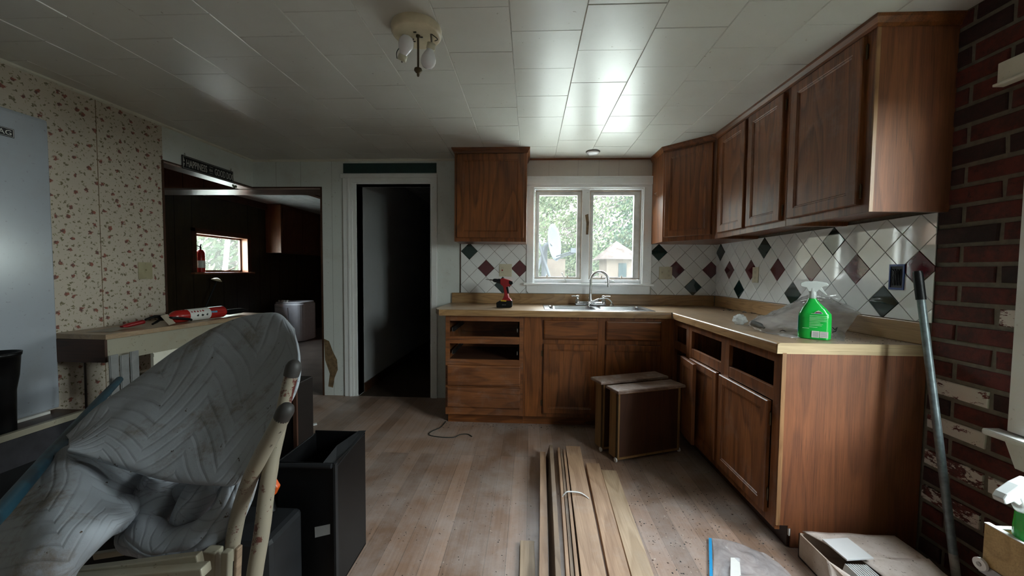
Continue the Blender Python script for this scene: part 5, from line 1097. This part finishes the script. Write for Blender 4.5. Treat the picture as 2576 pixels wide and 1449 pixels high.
# dark boxes behind the blanket
tag(MB().box((-1.60, 1.05, .001), (-1.16, 1.62, .40)).build('storage_chest', 'black_matte', bevel=.01), 'low black chest on the floor under the blanket', 'chest')
r = thing('bedside_cabinet', 'dark wooden cabinet edge showing between the blanket and the black bin', 'cabinet', (-1.25, 1.8, 0))
MB().box((-1.40, 1.68, .001), (-1.085, 1.84, .68)).build('body', 'dark_hardwood', r, bevel=.004); MB().box((-1.085, 1.675, .001), (-1.068, 1.685, .68)).build('edge_strip', 'hardboard', r)
r = thing('waste_bin', 'tall black open-topped plastic bin on the floor beside the upturned chair', 'bin', (-.83, 1.45, 0))
x0, x1, y0, y1, zt_ = -.935, -.712, 1.34, 1.60, .50; th = .006
m = MB().box((x0, y0, .001), (x1, y0+th, zt_)).box((x0, y1-th, .001), (x1, y1, zt_+.01)).box((x0, y0, .001), (x0+th, y1, zt_)).box((x1-th, y0, .001), (x1, y1, zt_)).box((x0, y0, .001), (x1, y1, .012)); m.build('body', 'black_plastic', r, bevel=.004)
m = MB().add([(x1-.045, y0, zt_), (x1+.002, y0, zt_-.02), (x1+.002, y1, zt_+.012), (x1-.03, y1, zt_+.010), (x1-.06, (y0+y1)/2, zt_+.004)], [(0, 1, 2, 3, 4)]); m.build('folded_lip', 'dark_grey', r, solid=.003)
MB().tube([(x0-.14, y0-.012, zt_-.012), (x1-.006, y0-.012, zt_-.004)], .009, n=12).build('cross_bar', 'dark_grey', r)
MB().box((x1-.004, y0-.006, .001), (x1+.004, y0+.012, zt_)).build('corner_strip', 'dark_grey', r)
a_ = [F(792, 1326, y0), F(831, 1318, y0), F(831, 1343, y0), F(793, 1352, y0)]; m = MB().add([p+Vector((0, -.0015, 0)) for p in a_]+[p for p in a_], [(0, 3, 2, 1), (0, 1, 5, 4), (3, 7, 6, 2)]); m.build('sticker', 'label_grey', r)
r = thing('tool_case', 'black tool case with an orange latch behind the chair legs', 'tool case', (-1.0, 1.2, 0))
MB().box((-1.13, 1.12, .001), (-.81, 1.30, .36)).build('body', 'dark_grey', r, bevel=.02)
MB().prism([(0, 0), (.035, .0), (.050, .03), (.035, .055), (.022, .06), (.0, .045)], 0, .02, M=frame(F(672, 1240, 1.22), (1, 0, 0), (0, 0, 1), (0, -1, 0))).build('latch', 'orange', r, bevel=.004)
MB().tube([F(672, 1245, 1.21), F(684, 1290, 1.19)], .016, n=10).build('handle', 'black_plastic', r)
# ---------------------------------------------------------------- panelled room
r = thing('dark_wall_cabinet', 'dark wood wall cabinets hanging high beyond the small window', 'cabinet', (-4.27, 6.8, 1.49))
MB().box((XW+.002, 6.15, 1.49), (-4.14, 7.85, 2.298)).build('body', 'cabinet_dark', r); MB().box((XW+.002, 6.146, 1.49), (-4.138, 6.150, 2.298)).build('end_panel', 'wood_warm', r)
for i in range(3): m = MB(); slab(m, frame((-4.14, 6.20+.55*i, 1.52), (0, 1, 0), (0, 0, 1), (1, 0, 0)), .50, .72, .018); m.build('door', 'cabinet_dark', r)
r = thing('fire_extinguisher', 'slim red fire extinguisher standing on the sill of the small window', 'fire extinguisher', (XW+.02, 4.86, FZ0))
o = (XW+.010, 4.875, FZ0+.001)
MB().lathe([(.046, 0), (.048, .01), (.048, .255), (.036, .290), (.015, .305)], o, n=24).build('cylinder', 'red_paint', r); MB().lathe([(.0485, .06), (.0485, .155)], o, n=24).build('label', 'paper_white', r)
MB().lathe([(.012, .30), (.013, .335), (.008, .345)], o, n=12).tube([(o[0], o[1], o[2]+.335), (o[0], o[1]-.05, o[2]+.350)], .007, n=6).tube([(o[0], o[1], o[2]+.345), (o[0], o[1]+.01, o[2]+.375)], .008, n=6).build('valve', 'black_plastic', r)
r = thing('washing_machine', 'small white portable washing machine on the floor of the panelled room', 'washing machine', (-4.03, 6.35, 0))
m = MB().prism([(p.x, p.y) for p in rrect(-4.30, -3.79, 6.12, 6.60, .10, 0)], .002, .64); m.build('body', 'washer_white', r, bevel=.02); m = MB().prism([(p.x, p.y) for p in rrect(-4.285, -3.805, 6.135, 6.585, .09, 0)], .64, .665); m.build('lid', 'washer_white', r, bevel=.01)
MB().box((-4.24, 6.105, .30), (-4.02, 6.12, .58)).build('front_panel', 'washer_white', r, bevel=.006)
for i in range(4): MB().lathe([(.018, .664), (.018, .69), (.012, .694), (0, .694)], (-4.22+.045*i, 6.20+.012*(i % 2), 0), n=12).build('knob', 'white_plastic', r)
r = thing('work_lamp', 'thin clip-on lamp with a small glass head under the little window', 'lamp', (-4.3, 5.0, 0)); hp = pX(545, 705, -4.2); fp = pX(505, 800, -4.24)
MB().tube([hp-Vector((0, .0, .02)), fp, Vector((fp.x, fp.y-.05, .03))], [.010, .012, .012], n=10).build('pole', 'dark_grey', r); MB().lathe([(.12, .001), (.12, .02), (.03, .035), (0, .035)], (fp.x, fp.y-.05, 0), n=24).build('base', 'black_plastic', r)
MB().lathe([(.0, .03), (.03, .026), (.062, .0), (.058, -.006), (.0, -.01)], M=frame(hp, (.8, .5, -.3), (-.5, .85, 0), (.3, .1, .9)), n=24).build('lamp_head', 'lamp_plate', r); MB().lathe([(.0, .035), (.018, .032), (.03, .022)], M=frame(hp, (.8, .5, -.3), (-.5, .85, 0), (.3, .1, .9)), n=16).build('bulb', 'bulb_glass', r)
tag(MB().tube([(-3.62, 6.9, .01), (-3.66, 6.92, .85)], .012, n=8).build('pipe', 'grey_plastic'), 'thin grey pipe upright in the dark corner beyond the washing machine', 'pipe')
# ---------------------------------------------------------------- outside
m = MB().add([(-40, YB+.13, -.35), (40, YB+.13, -.35), (40, 60, -.35), (-40, 60, -.35)], [(0, 1, 2, 3)]).add([(-40, -30, -.35), (-4.7, -30, -.35), (-4.7, YB+.13, -.35), (-40, YB+.13, -.35)], [(0, 1, 2, 3)]).add([(XR+.15, -30, -.35), (40, -30, -.35), (40, YB+.13, -.35), (XR+.15, YB+.13, -.35)], [(0, 1, 2, 3)], 1)
go = m.build('ground', ['ground_bounce', 'ground_dim'], local=True); struct(go)  # unseen ground toned for light: pale part bounces it, dark side absorbs it
def tree(label, x, y, h, rad, n, seed, mat, low=.1, leaf=.09, group=None):
    random.seed(seed); r = thing('tree', label, 'tree', (x, y, -.35), group); m = MB(); T_ = Vector((x, y, -.35)); tips = []
    m.tube([T_, T_+Vector((.1, 0, h*.4)), T_+Vector((-.05, .1, h*.85))], [.14, .10, .03], n=8)
    for i in range(26):
        a = random.uniform(0, 6.28); z = h*random.uniform(low+.08, .9); b = T_+Vector((0, 0, z)); e = b+Vector((math.cos(a), math.sin(a), random.uniform(-.1, .6)))*rad*random.uniform(.5, 1.0)
        m.tube(path([b, (b+e)/2+Vector((0, 0, random.uniform(-.2, .25))), e], 6), [.035, .028, .022, .016, .010, .004], n=5); tips.append((b, e))
        for _ in range(3):
            s_ = b.lerp(e, random.uniform(.4, .9)); m.tube([s_, s_+Vector((random.uniform(-.5, .5), random.uniform(-.5, .5), random.uniform(-.3, .4)))], [.012, .004], n=4)
    m.build('trunk', 'bark', r); m = MB()
    for i in range(n):
        b, e = random.choice(tips); c = b.lerp(e, random.uniform(.25, 1.1))+Vector((random.gauss(0, .28), random.gauss(0, .28), random.gauss(0, .28))); s_ = leaf*random.uniform(.5, 1.3)
        d = Vector((random.gauss(0, 1), random.gauss(0, 1), random.gauss(0, .7))).normalized(); q1 = d.orthogonal().normalized(); q2 = d.cross(q1)
        m.add([c-q1*s_, c+q2*s_*.5, c+q1*s_, c-q2*s_*.5], [(0, 1, 2, 3)])
    m.build('foliage', mat, r); return r
tree('yellow-green tree seen through the left pane above the dish', -.6, 12.5, 6.0, 2.4, 16000, 1, 'leaves', .15, .055)
tree('tangled pale tree behind the window mullion', 1.75, 12.2, 5.6, 2.1, 5000, 2, 'leaves', .12, .05)
tree('darker green tree seen through the right pane above the shed', 4.3, 13.0, 6.4, 2.4, 16000, 3, 'leaves_dark', .2, .06)
g_ = 'background trees behind the kitchen window'
for i, (x, y) in enumerate(((-4.2, 17), (.8, 19.5), (6.0, 20.0), (10.4, 18))): tree('dense background tree closing the view behind the shed and dish', x, y, 8.0, 2.9, 9000, 20+i, 'leaves' if i % 2 else 'leaves_dark', .02, .12, g_)
tree('leafy tree filling the little window of the panelled room', -8.2, 8.6, 4.6, 2.2, 8000, 9, 'leaves', .05, .09)
m = MB().box((-4.75, YB+.12, 2.42), (XR+.3, YB+.62, 2.50)).box((XR+.12, -1.7, 2.42), (XR+.35, YB+.62, 2.50)).box((-4.75, -1.7, 2.42), (-4.6, YB+.62, 2.50)); struct(m.build('sky_block_eave', 'trim_cream', local=True))  # unseen overhang added to block high sky and darken the back floor
random.seed(77); r = thing('hedge', 'unseen hedge added to block low light at the window in the brick wall', 'hedge', (3.9, .8, -.35)); MB().box((3.55, -3.0, -.34), (4.3, 4.6, 1.35)).build('branches', 'bark', r); m = MB()  # unseen hedge, put in to cut low daylight through the side window
for i in range(6000):
    c = Vector((random.choice([3.5, 3.55, 3.6, random.uniform(3.5, 4.35)]), random.uniform(-3.05, 4.65), random.uniform(-.3, 1.4))); s_ = random.uniform(.05, .09)
    if c.x > 3.62 and c.z < 1.3: c.z = random.uniform(1.32, 1.44)
    d = Vector((random.gauss(0, 1), random.gauss(0, 1), random.gauss(0, .7))).normalized(); q1 = d.orthogonal().normalized(); q2 = d.cross(q1); m.add([c-q1*s_, c+q2*s_*.5, c+q1*s_, c-q2*s_*.5], [(0, 1, 2, 3)])
m.build('foliage', 'leaves_dark', r)
r = thing('hedge', 'low dark bushes closing the view under the trees behind the shed', 'hedge', (1.5, 15, -.35)); MB().box((-8, 15.0, -.34), (12, 16.2, 2.3)).build('branches', 'leaves_dark', r); m = MB()
for i in range(16000):
    c = Vector((random.uniform(-8, 12), 15.0+abs(random.gauss(0, .25))*-1, random.uniform(-.3, 2.7))); s_ = random.uniform(.05, .11)
    d = Vector((random.gauss(0, 1), random.gauss(0, 1), random.gauss(0, .7))).normalized(); q1 = d.orthogonal().normalized(); q2 = d.cross(q1); m.add([c-q1*s_, c+q2*s_*.5, c+q1*s_, c-q2*s_*.5], [(0, 1, 2, 3)])
m.build('foliage', 'leaves', r)
r = thing('satellite_dish', 'white satellite dish on a wall bracket outside the left pane', 'satellite dish', (.3, 6.0, .5)); c = pY(1394, 610, 6.0); nrm = Vector((.90, -.42, .10)).normalized(); q1 = Vector((0, 0, 1)); q1 = (q1-nrm*q1.dot(nrm)).normalized(); q2 = nrm.cross(q1)
MB().lathe([(.0, -.055), (.12, -.045), (.22, -.018), (.29, .012), (.295, .010), (.22, -.024), (.12, -.052), (0, -.062)], M=frame(c, q1, q2, nrm), n=40, sy=.95).build('reflector', 'dish_dimmed', r)
e = pY(1444, 636, 5.75); MB().tube([c-q1*.27+nrm*.01, c-q1*.24+nrm*.1, e], .016, n=8).tube([c-q1*.22+nrm*.02, e+Vector((0, 0, .03))], .010, n=8).box((e.x-.05, e.y-.03, e.z-.0), (e.x+.06, e.y+.03, e.z+.07)).build('feed_arm', 'dish_dimmed', r)
MB().tube([c-nrm*.05, c-nrm*.16+Vector((0, 0, -.05)), Vector((c.x-.16, 6.05, .4)), Vector((c.x-.13, 6.1, -.34))], [.05, .05, .035, .03], n=10).tube([c-nrm*.14, pY(1345, 700, 5.9)], .022, n=8).tube([pY(1352, 600, 6.0), pY(1385, 705, 5.9)], .022, n=8).build('mount', 'dish_dimmed', r)
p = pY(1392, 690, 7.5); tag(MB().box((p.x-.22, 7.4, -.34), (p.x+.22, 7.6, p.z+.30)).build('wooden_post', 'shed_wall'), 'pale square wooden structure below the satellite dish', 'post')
r = thing('garden_shed', 'small pale garden shed with a steep roof outside the right pane', 'shed', (2.1, 9.0, -.35)); Y0 = 9.0; L_, R_ = pY(1518, 655, Y0).x, pY(1606, 655, Y0).x; ez = pY(1560, 652, Y0).z; az = pY(1560, 612, Y0+.6).z
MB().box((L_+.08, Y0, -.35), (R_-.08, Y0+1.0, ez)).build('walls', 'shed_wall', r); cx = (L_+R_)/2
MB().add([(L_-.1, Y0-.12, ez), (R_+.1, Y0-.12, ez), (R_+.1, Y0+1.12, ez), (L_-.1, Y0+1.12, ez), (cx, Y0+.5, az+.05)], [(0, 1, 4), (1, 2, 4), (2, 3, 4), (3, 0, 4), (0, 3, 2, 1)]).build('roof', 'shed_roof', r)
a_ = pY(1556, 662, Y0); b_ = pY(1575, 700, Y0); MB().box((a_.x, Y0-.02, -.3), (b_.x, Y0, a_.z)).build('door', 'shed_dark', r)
tag(MB().prism([(0, -.3), (.06, -.3), (.36, 1.75), (.30, 1.75)], 0, .05, M=frame((-5.6, 6.45, 0), (0, 1, 0), (0, 0, 1), (1, 0, 0))).build('white_plank', 'white_plastic'), 'white plank leaning outside the little window', 'plank')
